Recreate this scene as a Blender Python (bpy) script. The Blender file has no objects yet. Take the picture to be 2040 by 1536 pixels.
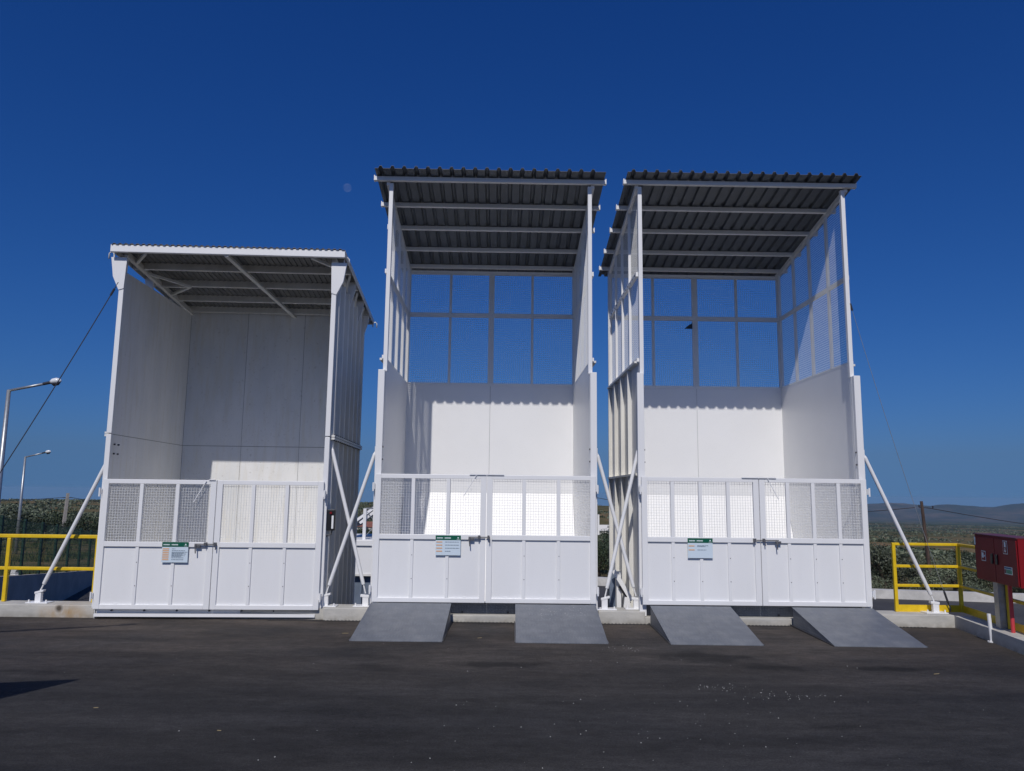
import bpy, math, random
import numpy as np
from math import sin, cos, tan, radians as R, pi, sqrt, exp
from mathutils import Vector, Matrix
random.seed(7); rng = np.random.RandomState(7)
scene = bpy.context.scene
# ---------------------------------------------------------------- camera
cd = bpy.data.cameras.new("camera"); cam = bpy.data.objects.new("camera", cd)
scene.collection.objects.link(cam); scene.camera = cam
cd.sensor_fit = 'HORIZONTAL'; cd.sensor_width = 36; cd.lens = 1521.73/2040*36
cd.clip_start = 0.05; cd.clip_end = 40000
cam.location = (0, 0, 1.6)
PITCH, ROLL = .1403, .0116
fw = Vector((0, cos(PITCH), sin(PITCH))); up0 = Vector((0, -sin(PITCH), cos(PITCH))); rt0 = Vector((1, 0, 0))
rt = rt0*cos(ROLL) + up0*sin(ROLL); up = up0*cos(ROLL) - rt0*sin(ROLL)
cam.rotation_euler = Matrix((rt, up, -fw)).transposed().to_euler()
# ---------------------------------------------------------------- light
SUN_AZ, SUN_EL = 7.5, 45.0           # sun stands behind the camera, a little to its left
w = bpy.data.worlds.new("World"); scene.world = w; w.use_nodes = True
nt = w.node_tree; bg = nt.nodes['Background']
sky = nt.nodes.new('ShaderNodeTexSky'); sky.sky_type = 'NISHITA'; sky.sun_disc = False
sky.sun_elevation = R(SUN_EL); sky.sun_rotation = R(180+SUN_AZ)
sky.altitude = 0; sky.air_density = 1.0; sky.dust_density = 1.0; sky.ozone_density = 5.0
# colour response of the camera on the deep blue sky: one power curve per channel
STR = .09; GR = ((1.48,.30),(1.05,.34),(.83,.57))
# below the true horizon the sky keeps its horizon colour (the land drops away below eye level)
tcw = nt.nodes.new('ShaderNodeTexCoord'); s3 = nt.nodes.new('ShaderNodeSeparateXYZ'); c3 = nt.nodes.new('ShaderNodeCombineXYZ'); mxz = nt.nodes.new('ShaderNodeMath'); mxz.operation = 'MAXIMUM'; mxz.inputs[1].default_value = .05
nt.links.new(tcw.outputs['Generated'], s3.inputs[0]); nt.links.new(s3.outputs[0], c3.inputs[0]); nt.links.new(s3.outputs[1], c3.inputs[1]); nt.links.new(s3.outputs[2], mxz.inputs[0]); nt.links.new(mxz.outputs[0], c3.inputs[2]); nt.links.new(c3.outputs[0], sky.inputs[0])
sx = nt.nodes.new('ShaderNodeSeparateColor'); cx = nt.nodes.new('ShaderNodeCombineColor'); nt.links.new(sky.outputs[0], sx.inputs[0])
for i, (pw, gn) in enumerate(GR):
    p_ = nt.nodes.new('ShaderNodeMath'); p_.operation = 'POWER'; p_.inputs[1].default_value = pw
    g_ = nt.nodes.new('ShaderNodeMath'); g_.operation = 'MULTIPLY'; g_.inputs[1].default_value = gn*STR**(pw-1)
    nt.links.new(sx.outputs[i], p_.inputs[0]); nt.links.new(p_.outputs[0], g_.inputs[0]); nt.links.new(g_.outputs[0], cx.inputs[i])
nt.links.new(cx.outputs[0], bg.inputs[0]); bg.inputs[1].default_value = STR
sl = bpy.data.lights.new("sun", 'SUN'); sl.energy = 2.65; sl.angle = R(.5); sl.color = (1, .955, .9)
so = bpy.data.objects.new("sun", sl); scene.collection.objects.link(so)
tosun = Vector((-sin(R(SUN_AZ))*cos(R(SUN_EL)), -cos(R(SUN_AZ))*cos(R(SUN_EL)), sin(R(SUN_EL))))
so.rotation_euler = tosun.to_track_quat('Z', 'Y').to_euler(); so.location = tosun*60
vs = scene.view_settings; vs.view_transform = 'Standard'; vs.look = 'None'; vs.exposure = 0.09; vs.gamma = 1
# ---------------------------------------------------------------- materials
def mat(name, col, rough=.5, metal=0, noise=0, nscale=5, col2=None, bump=0, bscale=60, spec=.5, stretch=(1,1,1), ramp=(.4,.62), detail=6):
    m = bpy.data.materials.new(name); m.use_nodes = True; t = m.node_tree; b = t.nodes['Principled BSDF']
    b.inputs['Base Color'].default_value = (*col, 1); b.inputs['Roughness'].default_value = rough
    b.inputs['Metallic'].default_value = metal; b.inputs['Specular IOR Level'].default_value = spec
    tc = t.nodes.new('ShaderNodeTexCoord'); mp = t.nodes.new('ShaderNodeMapping')
    mp.inputs['Scale'].default_value = stretch; t.links.new(tc.outputs['Object'], mp.inputs[0])
    if noise:
        n = t.nodes.new('ShaderNodeTexNoise'); n.inputs['Scale'].default_value = nscale; n.inputs['Detail'].default_value = detail
        n.inputs['Roughness'].default_value = .65
        r = t.nodes.new('ShaderNodeValToRGB'); r.color_ramp.elements[0].position = ramp[0]; r.color_ramp.elements[1].position = ramp[1]
        c2 = col2 or tuple(c*(1-noise) for c in col)
        r.color_ramp.elements[0].color = (*c2, 1); r.color_ramp.elements[1].color = (*col, 1)
        t.links.new(mp.outputs[0], n.inputs['Vector']); t.links.new(n.outputs[0], r.inputs[0]); t.links.new(r.outputs[0], b.inputs['Base Color'])
    if bump:
        n2 = t.nodes.new('ShaderNodeTexNoise'); n2.inputs['Scale'].default_value = bscale; n2.inputs['Detail'].default_value = 4
        bp = t.nodes.new('ShaderNodeBump'); bp.inputs['Strength'].default_value = bump; bp.inputs['Distance'].default_value = .02
        t.links.new(mp.outputs[0], n2.inputs['Vector']); t.links.new(n2.outputs[0], bp.inputs['Height']); t.links.new(bp.outputs[0], b.inputs['Normal'])
    return m
def node(t, k, **kw):
    n = t.nodes.new(k)
    for a, v in kw.items(): setattr(n, a, v)
    return n
def mixc(t, fac, a, b):
    m = t.nodes.new('ShaderNodeMix'); m.data_type = 'RGBA'
    for s, v in ((0, fac), (6, a), (7, b)):
        if isinstance(v, (tuple, float, int)):
            m.inputs[s].default_value = v if s == 0 else (*v, 1)
        else: t.links.new(v, m.inputs[s])
    return m.outputs[2]
def noise_fac(t, vec, scale, lo, hi, detail=5, rough=.6):
    n = t.nodes.new('ShaderNodeTexNoise'); n.inputs['Scale'].default_value = scale; n.inputs['Detail'].default_value = detail; n.inputs['Roughness'].default_value = rough
    t.links.new(vec, n.inputs['Vector'])
    r = t.nodes.new('ShaderNodeMapRange'); r.inputs[1].default_value = lo; r.inputs[2].default_value = hi; t.links.new(n.outputs[0], r.inputs[0])
    return r.outputs[0]
def scaled(t, vec, s):
    m = t.nodes.new('ShaderNodeMapping'); m.inputs['Scale'].default_value = s; t.links.new(vec, m.inputs[0]); return m.outputs[0]

WHITE = mat('white_paint', (.84,.84,.84), .42, noise=.025, nscale=1.2, bump=.04, bscale=8)
WHITEG = mat('white_gate_paint', (.82,.822,.825), .4, noise=.03, nscale=1.2, bump=.08, bscale=4, stretch=(1.6,1.6,.5))
CREAM = mat('cream_white_paint', (.78,.77,.73), .45, noise=.12, nscale=2.5, stretch=(2,2,.4))
GREY = mat('grey_roof_sheet', (.12,.135,.155), .45, noise=.15, nscale=4)
GREYB = mat('light_grey_roof_sheet', (.17,.17,.165), .5, noise=.2, nscale=5)
GALV = mat('galvanised_steel', (.42,.44,.46), .4, .6, noise=.2, nscale=14)
SEAMG = mat('grey_joint_filler', (.22,.22,.22), .8)  # grey backing that shows through the panel joints
DARKST = mat('dark_steel', (.06,.06,.07), .45, .5)
CONC = mat('concrete', (.52,.50,.46), .9, noise=.28, nscale=5, bump=.3, bscale=40)
YEL = mat('yellow_paint', (.80,.54,.015), .4, noise=.15, nscale=10)
RED = mat('red_paint', (.21,.004,.009), .5, noise=.12, nscale=6, spec=.3)
REDB = mat('red_pipe_paint', (.55,.05,.06), .45)
BLACK = mat('black_plastic', (.012,.012,.013), .4)
RUBBER = mat('dark_grate', (.03,.03,.03), .8)
WIRE = mat('white_wire', (.72,.73,.73), .5)
CABLE = mat('steel_cable', (.10,.10,.11), .5, .6)
GREENF = mat('green_fence_paint', (.012,.04,.028), .5)
SGREEN = mat('sign_green', (.0,.10,.055), .4); SWHITE = mat('sign_white', (.62,.72,.80), .4)
SORANGE = mat('sign_orange', (.75,.42,.2), .5); SDARK = mat('sign_lettering', (.12,.17,.22), .5); SLET = mat('sign_white_lettering', (.75,.85,.85), .5)
WOOD = mat('weathered_wood', (.10,.065,.05), .9, noise=.5, nscale=12, stretch=(1,1,.15))
CPOLE = mat('concrete_pole', (.40,.37,.33), .9, noise=.2, nscale=8)
BARK = mat('bark', (.09,.07,.05), .95, noise=.5, nscale=15)
LEAFS = [mat('leaf_olive', (.15,.175,.105), .6, noise=.45, nscale=1.1, ramp=(.35,.65)), mat('leaf_dark', (.04,.06,.026), .65, noise=.4, nscale=1.5), mat('leaf_dry', (.13,.115,.06), .7, noise=.4, nscale=1.8), mat('leaf_rust', (.13,.055,.035), .7, noise=.4, nscale=1.8)]
TILE = mat('terracotta_tiles', (.28,.11,.08), .8, noise=.3, nscale=3); HWALL = mat('house_render', (.7,.68,.64), .8); GLASSD = mat('dark_window', (.03,.035,.04), .2)
FOAM = mat('white_crumbs', (.50,.50,.48), .9); PANELU = mat('grey_lid_underside', (.13,.13,.14), .5); BLUESHADE = mat('blue_grey_shade', (.16,.20,.27), .5, noise=.2, nscale=5)  # the blue grey is shade, painted on the container base and one post
STRAW = mat('straw', (.38,.3,.16), .9); LENS = mat('lamp_lens', (.75,.78,.8), .15)

def stained_white():        # old bay lining: off-white with rubbed grey smears
    m = bpy.data.materials.new('stained_white_paint'); m.use_nodes = True; t = m.node_tree; b = t.nodes['Principled BSDF']
    tc = t.nodes.new('ShaderNodeTexCoord'); v = tc.outputs['Object']
    f1 = noise_fac(t, scaled(t, v, (1.2,1.2,.5)), 1.4, .42, .72, 5, .6); f2 = noise_fac(t, scaled(t, v, (2,2,.25)), 6, .5, .8)
    f3 = noise_fac(t, v, 22, .62, .74, 3, .6)
    c = mixc(t, f1, (.84,.835,.82), (.72,.73,.73)); c = mixc(t, f2, c, (.74,.71,.64)); 
    mm = t.nodes.new('ShaderNodeMath'); mm.operation = 'MULTIPLY'; mm.inputs[1].default_value = .35; t.links.new(f3, mm.inputs[0])
    c = mixc(t, mm.outputs[0], c, (.40,.37,.33))
    t.links.new(c, b.inputs['Base Color']); b.inputs['Roughness'].default_value = .5
    return m
STAIN = stained_white()
def asphalt():
    m = bpy.data.materials.new('asphalt'); m.use_nodes = True; t = m.node_tree; b = t.nodes['Principled BSDF']
    tc = t.nodes.new('ShaderNodeTexCoord'); v = tc.outputs['Object']
    big = noise_fac(t, scaled(t, v, (.35,1.1,1)), .9, .3, .72, 4, .6)
    c = mixc(t, big, (.025,.025,.0275), (.042,.040,.040))
    sep = t.nodes.new('ShaderNodeSeparateXYZ'); t.links.new(v, sep.inputs[0])
    g = t.nodes.new('ShaderNodeMapRange'); g.inputs[1].default_value = 6.2; g.inputs[2].default_value = 9.6; t.links.new(sep.outputs[1], g.inputs[0])
    n = noise_fac(t, v, .9, .25, .75); mm = t.nodes.new('ShaderNodeMath'); mm.operation = 'MULTIPLY'; t.links.new(g.outputs[0], mm.inputs[0]); t.links.new(n, mm.inputs[1])
    c = mixc(t, mm.outputs[0], c, (.100,.080,.066))         # dust swept against the kerb
    st = noise_fac(t, scaled(t, v, (.5,1.2,1)), 2.1, .60, .72, 3, .5)
    m3 = t.nodes.new('ShaderNodeMath'); m3.operation = 'MULTIPLY'; m3.inputs[1].default_value = .5; t.links.new(st, m3.inputs[0])
    c = mixc(t, m3.outputs[0], c, (.014,.013,.013))
    for (sx, sy, rx, ry) in ((1.95,7.95,.62,.30),(2.45,7.52,.42,.2),(-.05,7.5,.55,.16),(3.6,7.5,.5,.12)):   # oil stains
        sub = t.nodes.new('ShaderNodeVectorMath'); sub.operation = 'SUBTRACT'; sub.inputs[1].default_value = (sx,sy,0); t.links.new(v, sub.inputs[0])
        ln = t.nodes.new('ShaderNodeVectorMath'); ln.operation = 'LENGTH'; t.links.new(scaled(t, sub.outputs[0], (1/rx,1/ry,0)), ln.inputs[0])
        nn = t.nodes.new('ShaderNodeTexNoise'); nn.inputs['Scale'].default_value = 4.5; nn.inputs['Detail'].default_value = 5; t.links.new(v, nn.inputs['Vector'])
        ad = t.nodes.new('ShaderNodeMath'); ad.operation = 'MULTIPLY_ADD'; ad.inputs[1].default_value = 1.6; t.links.new(nn.outputs[0], ad.inputs[0]); t.links.new(ln.outputs[1], ad.inputs[2])
        mr = t.nodes.new('ShaderNodeMapRange'); mr.inputs[1].default_value = 1.75; mr.inputs[2].default_value = 1.25; mr.inputs[3].default_value = 0; mr.inputs[4].default_value = .75
        t.links.new(ad.outputs[0], mr.inputs[0]); c = mixc(t, mr.outputs[0], c, (.010,.0095,.0095))
    def mul(c, sc, st, lo, hi, a, b_, det=6, ro=.7):       # patchy wear: multiplies the colour between a and b_
        f = noise_fac(t, scaled(t, v, st), sc, lo, hi, det, ro); r = t.nodes.new('ShaderNodeMapRange'); r.inputs[3].default_value = a; r.inputs[4].default_value = b_; t.links.new(f, r.inputs[0])
        m = t.nodes.new('ShaderNodeMix'); m.data_type = 'RGBA'; m.blend_type = 'MULTIPLY'; m.inputs[0].default_value = 1; t.links.new(c, m.inputs[6]); t.links.new(r.outputs[0], m.inputs[7]); return m.outputs[2]
    c = mul(c, 3.1, (.45,1.3,1), .35, .68, .74, 1.25); c = mul(c, 13, (.7,1.2,1), .35, .7, .8, 1.3); c = mul(c, 1.1, (.25,1.5,1), .42, .6, .82, 1.12, 3, .5)
    gr = noise_fac(t, v, 60, .34, .68, 8, .8)
    c2 = t.nodes.new('ShaderNodeMix'); c2.data_type = 'RGBA'; c2.blend_type = 'MULTIPLY'; c2.inputs[0].default_value = .8
    t.links.new(c, c2.inputs[6]); rmp = t.nodes.new('ShaderNodeValToRGB'); rmp.color_ramp.elements[0].color = (.35,.35,.35,1); rmp.color_ramp.elements[1].color = (1.75,1.75,1.7,1)
    t.links.new(gr, rmp.inputs[0]); t.links.new(rmp.outputs[0], c2.inputs[7])
    sp = noise_fac(t, v, 260, .72, .76, 1, .5); c = mixc(t, sp, c2.outputs[2], (.16,.15,.14))
    t.links.new(c, b.inputs['Base Color']); b.inputs['Roughness'].default_value = .88; b.inputs['Specular IOR Level'].default_value = .25
    n2 = t.nodes.new('ShaderNodeTexNoise'); n2.inputs['Scale'].default_value = 110; n2.inputs['Detail'].default_value = 5; t.links.new(v, n2.inputs['Vector'])
    bp = t.nodes.new('ShaderNodeBump'); bp.inputs['Strength'].default_value = .45; bp.inputs['Distance'].default_value = .012
    t.links.new(n2.outputs[0], bp.inputs['Height']); t.links.new(bp.outputs[0], b.inputs['Normal'])
    return m
ASPH = asphalt()
ASPH2 = mat('yard_asphalt', (.058,.057,.06), .9, noise=.3, nscale=.6, bump=.3, bscale=60)
def kerbconc():
    m = bpy.data.materials.new('kerb_concrete'); m.use_nodes = True; t = m.node_tree; b = t.nodes['Principled BSDF']
    tc = t.nodes.new('ShaderNodeTexCoord'); v = tc.outputs['Object']
    c = mixc(t, noise_fac(t, scaled(t, v, (1,1,2.2)), 3.2, .35, .7), (.56,.54,.49), (.42,.41,.38))
    sep = t.nodes.new('ShaderNodeSeparateXYZ'); t.links.new(v, sep.inputs[0])
    lo = t.nodes.new('ShaderNodeMapRange'); lo.inputs[1].default_value = .075; lo.inputs[2].default_value = .0; t.links.new(sep.outputs[2], lo.inputs[0])
    n = noise_fac(t, v, 9, .3, .6); mm = t.nodes.new('ShaderNodeMath'); mm.operation = 'MULTIPLY'; t.links.new(lo.outputs[0], mm.inputs[0]); t.links.new(n, mm.inputs[1])
    c = mixc(t, mm.outputs[0], c, (.30,.28,.24))
    # rust run below the left-hand brace
    sub = t.nodes.new('ShaderNodeVectorMath'); sub.operation = 'SUBTRACT'; sub.inputs[1].default_value = (-5.58,9.87,.05); t.links.new(v, sub.inputs[0])
    ln = t.nodes.new('ShaderNodeVectorMath'); ln.operation = 'LENGTH'; t.links.new(scaled(t, sub.outputs[0], (3.2,1,9)), ln.inputs[0])
    mr = t.nodes.new('ShaderNodeMapRange'); mr.inputs[1].default_value = 1.25; mr.inputs[2].default_value = .1; t.links.new(ln.outputs[1], mr.inputs[0])
    nn = noise_fac(t, scaled(t, v, (1,1,.4)), 11, .25, .6); m2 = t.nodes.new('ShaderNodeMath'); m2.operation = 'MULTIPLY'; t.links.new(mr.outputs[0], m2.inputs[0]); t.links.new(nn, m2.inputs[1])
    c = mixc(t, m2.outputs[0], c, (.40,.25,.10))
    sub = t.nodes.new('ShaderNodeVectorMath'); sub.operation = 'SUBTRACT'; sub.inputs[1].default_value = (-5.64,9.87,.11); t.links.new(v, sub.inputs[0])
    ln = t.nodes.new('ShaderNodeVectorMath'); ln.operation = 'LENGTH'; t.links.new(sub.outputs[0], ln.inputs[0])
    mr = t.nodes.new('ShaderNodeMapRange'); mr.inputs[1].default_value = .06; mr.inputs[2].default_value = .02; t.links.new(ln.outputs[1], mr.inputs[0])
    c = mixc(t, mr.outputs[0], c, (.10,.08,.06))
    t.links.new(c, b.inputs['Base Color']); b.inputs['Roughness'].default_value = .9
    n2 = t.nodes.new('ShaderNodeTexNoise'); n2.inputs['Scale'].default_value = 45; t.links.new(v, n2.inputs['Vector'])
    bp = t.nodes.new('ShaderNodeBump'); bp.inputs['Strength'].default_value = .3; bp.inputs['Distance'].default_value = .01
    t.links.new(n2.outputs[0], bp.inputs['Height']); t.links.new(bp.outputs[0], b.inputs['Normal'])
    return m
KERB = kerbconc()
def rampsteel():
    m = bpy.data.materials.new('tread_plate_steel'); m.use_nodes = True; t = m.node_tree; b = t.nodes['Principled BSDF']
    tc = t.nodes.new('ShaderNodeTexCoord'); v = tc.outputs['Object']
    c = mixc(t, noise_fac(t, scaled(t, v, (1,.5,1)), 2.6, .35, .7), (.15,.165,.19), (.115,.126,.148))
    c = mixc(t, noise_fac(t, scaled(t, v, (1,.6,1)), 5, .45, .95, 6, .7), c, (.26,.27,.28))
    vo = t.nodes.new('ShaderNodeTexVoronoi'); vo.inputs['Scale'].default_value = 30; vo.inputs['Randomness'].default_value = .15; t.links.new(scaled(t, v, (1,.8,1)), vo.inputs['Vector'])
    mr = t.nodes.new('ShaderNodeMapRange'); mr.inputs[1].default_value = .28; mr.inputs[2].default_value = .2; t.links.new(vo.outputs[0], mr.inputs[0])
    bp = t.nodes.new('ShaderNodeBump'); bp.inputs['Strength'].default_value = .5; bp.inputs['Distance'].default_value = .004
    t.links.new(mr.outputs[0], bp.inputs['Height']); t.links.new(bp.outputs[0], b.inputs['Normal'])
    m4 = t.nodes.new('ShaderNodeMath'); m4.operation = 'MULTIPLY'; m4.inputs[1].default_value = .25; t.links.new(mr.outputs[0], m4.inputs[0])
    c = mixc(t, m4.outputs[0], c, (.3,.32,.35))
    t.links.new(c, b.inputs['Base Color']); b.inputs['Roughness'].default_value = .5; b.inputs['Metallic'].default_value = .1
    return m
RAMP = rampsteel()
def soil():
    m = bpy.data.materials.new('scrubland'); m.use_nodes = True; t = m.node_tree; b = t.nodes['Principled BSDF']
    tc = t.nodes.new('ShaderNodeTexCoord'); v = tc.outputs['Object']
    c = mixc(t, noise_fac(t, v, .012, .40, .60, 6, .6), (.085,.095,.05), (.30,.19,.12))
    c = mixc(t, noise_fac(t, v, .09, .44, .58, 6, .65), c, (.065,.08,.038))
    c = mixc(t, noise_fac(t, v, .9, .45, .65, 4, .65), c, (.15,.115,.06))
    sep = t.nodes.new('ShaderNodeVectorMath'); sep.operation = 'LENGTH'; t.links.new(v, sep.inputs[0])
    far = t.nodes.new('ShaderNodeMapRange'); far.inputs[1].default_value = 300; far.inputs[2].default_value = 1500; t.links.new(sep.outputs[1], far.inputs[0])
    cf = mixc(t, noise_fac(t, scaled(t, v, (1,.5,1)), .006, .50, .68, 8, .75), (.04,.055,.03), (.26,.17,.11))
    c = mixc(t, far.outputs[0], c, cf)
    mt = t.nodes.new('ShaderNodeMapRange'); mt.inputs[1].default_value = 5600; mt.inputs[2].default_value = 6800; t.links.new(sep.outputs[1], mt.inputs[0])
    cm = mixc(t, noise_fac(t, scaled(t, v, (1,.6,1)), .0035, .45, .66, 8, .75), (.04,.048,.045), (.14,.105,.09))
    c = mixc(t, mt.outputs[0], c, cm)
    t.links.new(c, b.inputs['Base Color']); b.inputs['Roughness'].default_value = 1; b.inputs['Specular IOR Level'].default_value = 0
    return m
SOIL = soil()
for lm in LEAFS:
    t = lm.node_tree; b = t.nodes['Principled BSDF']; src_ = b.inputs['Base Color'].links[0].from_socket
    oi = t.nodes.new('ShaderNodeObjectInfo'); r1 = t.nodes.new('ShaderNodeMapRange'); r1.inputs[3].default_value = .62; r1.inputs[4].default_value = 1.35; t.links.new(oi.outputs['Random'], r1.inputs[0])
    tcn = t.nodes.new('ShaderNodeTexCoord'); f = noise_fac(t, tcn.outputs['Object'], .11, .35, .65, 4, .7); r2 = t.nodes.new('ShaderNodeMapRange'); r2.inputs[3].default_value = .6; r2.inputs[4].default_value = 1.3; t.links.new(f, r2.inputs[0])
    mm = t.nodes.new('ShaderNodeMath'); mm.operation = 'MULTIPLY'; t.links.new(r1.outputs[0], mm.inputs[0]); t.links.new(r2.outputs[0], mm.inputs[1])
    m = t.nodes.new('ShaderNodeMix'); m.data_type = 'RGBA'; m.blend_type = 'MULTIPLY'; m.inputs[0].default_value = 1; t.links.new(src_, m.inputs[6]); t.links.new(mm.outputs[0], m.inputs[7]); t.links.new(m.outputs[2], b.inputs['Base Color'])
DRYG = mat('dry_grass_ground', (.20,.14,.075), 1, noise=.5, nscale=.7, col2=(.085,.085,.035), bump=.5, bscale=9, spec=.1)

# ---------------------------------------------------------------- mesh helpers
C = scene.collection
HAZE = 5.5e-5
class MB:
    def __init__(s): s.v = []; s.f = []; s.m = []; s.cur = 0; s.st = []
    def quad(s, pts):
        b = len(s.v); s.v += [tuple(p) for p in pts]; s.f.append(tuple(range(b, b+len(pts)))); s.m.append(s.cur)
    def hexa(s, p):                              # p: 4 bottom (ccw from above), 4 top
        s.st.append((len(s.v), len(s.f))); b = len(s.v); s.v += [tuple(q) for q in p]
        for f in ((3,2,1,0),(4,5,6,7),(0,1,5,4),(1,2,6,5),(2,3,7,6),(3,0,4,7)):
            s.f.append(tuple(b+i for i in f)); s.m.append(s.cur)
    def box(s, x0, x1, y0, y1, z0, z1):
        if x0 > x1: x0, x1 = x1, x0
        if y0 > y1: y0, y1 = y1, y0
        s.hexa([(x0,y0,z0),(x1,y0,z0),(x1,y1,z0),(x0,y1,z0),(x0,y0,z1),(x1,y0,z1),(x1,y1,z1),(x0,y1,z1)]); return s
    def bar(s, a, b, w=.05, h=None, upv=(0,0,1)):        # square bar from a to b
        a, b = Vector(a), Vector(b); h = h or w; d = (b-a).normalized(); u = Vector(upv)
        if abs(d.dot(u)) > .98: u = Vector((0,1,0))
        x = d.cross(u).normalized()*w/2; y = x.cross(d).normalized()*h/2
        q = [a-x-y, a+x-y, a+x+y, a-x+y]; q2 = [p+(b-a) for p in q]
        s.st.append((len(s.v), len(s.f))); bb = len(s.v); s.v += [tuple(p) for p in q+q2]
        for f in ((0,1,2,3),(7,6,5,4),(0,4,5,1),(1,5,6,2),(2,6,7,3),(3,7,4,0)): s.f.append(tuple(bb+i for i in f)); s.m.append(s.cur)
        return s
    def tube(s, pts, r, n=10, caps=True):
        s.st.append((len(s.v), len(s.f))); pts = [Vector(p) for p in pts]; rr = r if isinstance(r, (list, tuple)) else [r]*len(pts)
        base = len(s.v)
        for i, p in enumerate(pts):
            d = (pts[min(i+1,len(pts)-1)]-pts[max(i-1,0)]).normalized(); u = Vector((0,0,1)) if abs(d.z) < .95 else Vector((0,1,0))
            x = d.cross(u).normalized(); y = x.cross(d)
            for k in range(n):
                t = 2*pi*k/n; s.v.append(tuple(p+(x*cos(t)+y*sin(t))*rr[i]))
        for i in range(len(pts)-1):
            for k in range(n):
                a = base+i*n+k; b = base+i*n+(k+1) % n; s.f.append((a, b, b+n, a+n)); s.m.append(s.cur)
        if caps:
            s.f.append(tuple(base+k for k in range(n))[::-1]); s.m.append(s.cur)
            e = base+(len(pts)-1)*n; s.f.append(tuple(e+k for k in range(n))); s.m.append(s.cur)
        return s
    def prism(s, poly, ext):                     # poly: planar loop, ext: extrusion vector
        s.st.append((len(s.v), len(s.f))); e = Vector(ext); n = len(poly); b = len(s.v); s.v += [tuple(p) for p in poly]+[tuple(Vector(p)+e) for p in poly]
        s.f.append(tuple(b+i for i in range(n))); s.m.append(s.cur); s.f.append(tuple(b+n+i for i in range(n))[::-1]); s.m.append(s.cur)
        for i in range(n): j = (i+1) % n; s.f.append((b+j, b+i, b+n+i, b+n+j)); s.m.append(s.cur)
        return s
    def build(s, name, mats, parent=None, bevel=0, smooth=False, loc=None):
        me = bpy.data.meshes.new(name); me.from_pydata(s.v, [], s.f); 
        if not isinstance(mats, (list, tuple)): mats = [mats]
        for m in mats: me.materials.append(m)
        me.polygons.foreach_set('material_index', s.m)
        if smooth: me.polygons.foreach_set('use_smooth', [True]*len(s.f))
        me.update()
        import bmesh
        if len(s.f) < 3000:
            bm = bmesh.new(); bm.from_mesh(me); bmesh.ops.recalc_face_normals(bm, faces=bm.faces); bm.to_mesh(me); bm.free()
        o = bpy.data.objects.new(name, me); C.objects.link(o)
        if parent: o.parent = parent
        if loc: o.location = loc
        if bevel:
            md = o.modifiers.new('bevel', 'BEVEL'); md.width = bevel; md.segments = 2; md.limit_method = 'ANGLE'; md.angle_limit = R(40)
        return o
def build_each(mb, name, m, parent, bevel=0):       # every primitive collected in mb becomes a part of its own
    st = mb.st+[(len(mb.v), len(mb.f))]; out = []
    for (v0, f0), (v1, f1) in zip(st[:-1], st[1:]):
        q = MB(); q.v = mb.v[v0:v1]; q.f = [tuple(i-v0 for i in f) for f in mb.f[f0:f1]]; q.m = mb.m[f0:f1]; out.append(q.build(name, m, parent, bevel))
    return out
def tag(o, label=None, cat=None, group=None, kind=None):
    if label: o['label'] = label
    if cat: o['category'] = cat
    if group: o['group'] = group
    if kind: o['kind'] = kind
    return o
def empty(name, loc, rz=0, label=None, cat=None, group=None):
    o = bpy.data.objects.new(name, None); C.objects.link(o); o.location = loc; o.rotation_euler.z = rz; o.empty_display_size = .3
    return tag(o, label, cat, group)
def copy_tree(o, parent=None):
    c = o.copy(); C.objects.link(c); c.parent = parent
    for ch in [x for x in bpy.data.objects if x.parent == o]: copy_tree(ch, c)
    return c

# ================================================================ SETTING
YARD = -2.5
KY = 9.87                                         # front face of the kerb along the platform edge
mb = MB(); mb.quad([(-40,-40,0),(4.87,-40,0),(4.87,5,0),(5.58,KY+.02,0),(5.58,KY+.1,0),(-40,KY+.1,0)][::1])
tag(mb.build('asphalt_platform', ASPH), kind='structure')
mb = MB(); mb.prism([(-40,-40,-.004),(-40,KY+.09,-.004),(5.57,KY+.09,-.004),(5.57,KY+.02,-.004),(4.86,5,-.004),(4.86,-40,-.004)], (0,0,-2.7))
tag(mb.build('platform_retaining_wall', CONC), kind='structure')
# kerb wall, lower where the two tall bays sit on it
mb = MB()
KW = .36
for x0, x1, zt in ((-40,-5.20,.15),(-2.33,-1.78,.15),(-1.78,1.12,.084),(1.12,1.70,.15),(1.70,4.56,.084),(4.56,5.58,.15)):
    mb.box(x0, x1, KY, KY+KW, -.05, zt)
mb.box(-5.20, -2.33, KY+.062, KY+KW, -.05, .148)
tag(mb.build('platform_kerb', KERB, bevel=.008), kind='structure')
mb = MB(); a = Vector((5.58,KY+.002,-.05)); b = Vector((4.87,5.0,-.05)); n = Vector((1,-.145,0)).normalized()*.3
mb.hexa([b, b+n, a+n, a, b+Vector((0,0,.195)), b+n+Vector((0,0,.195)), a+n+Vector((0,0,.195)), a+Vector((0,0,.195))])
tag(mb.build('platform_side_kerb', KERB), kind='structure')
# slot drain along the kerb
mb = MB(); x = -3.0
while x < 5.2:
    mb.box(x, x+.022, KY-.055, KY-.002, -.01, .006); x += .045
mb.box(-3.0, 5.2, KY-.062, KY-.056, -.01, .005)
tag(mb.build('drain_grate', RUBBER), 'toothed dark slot drain grate running along the foot of the kerb', 'drain grate')

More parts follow.
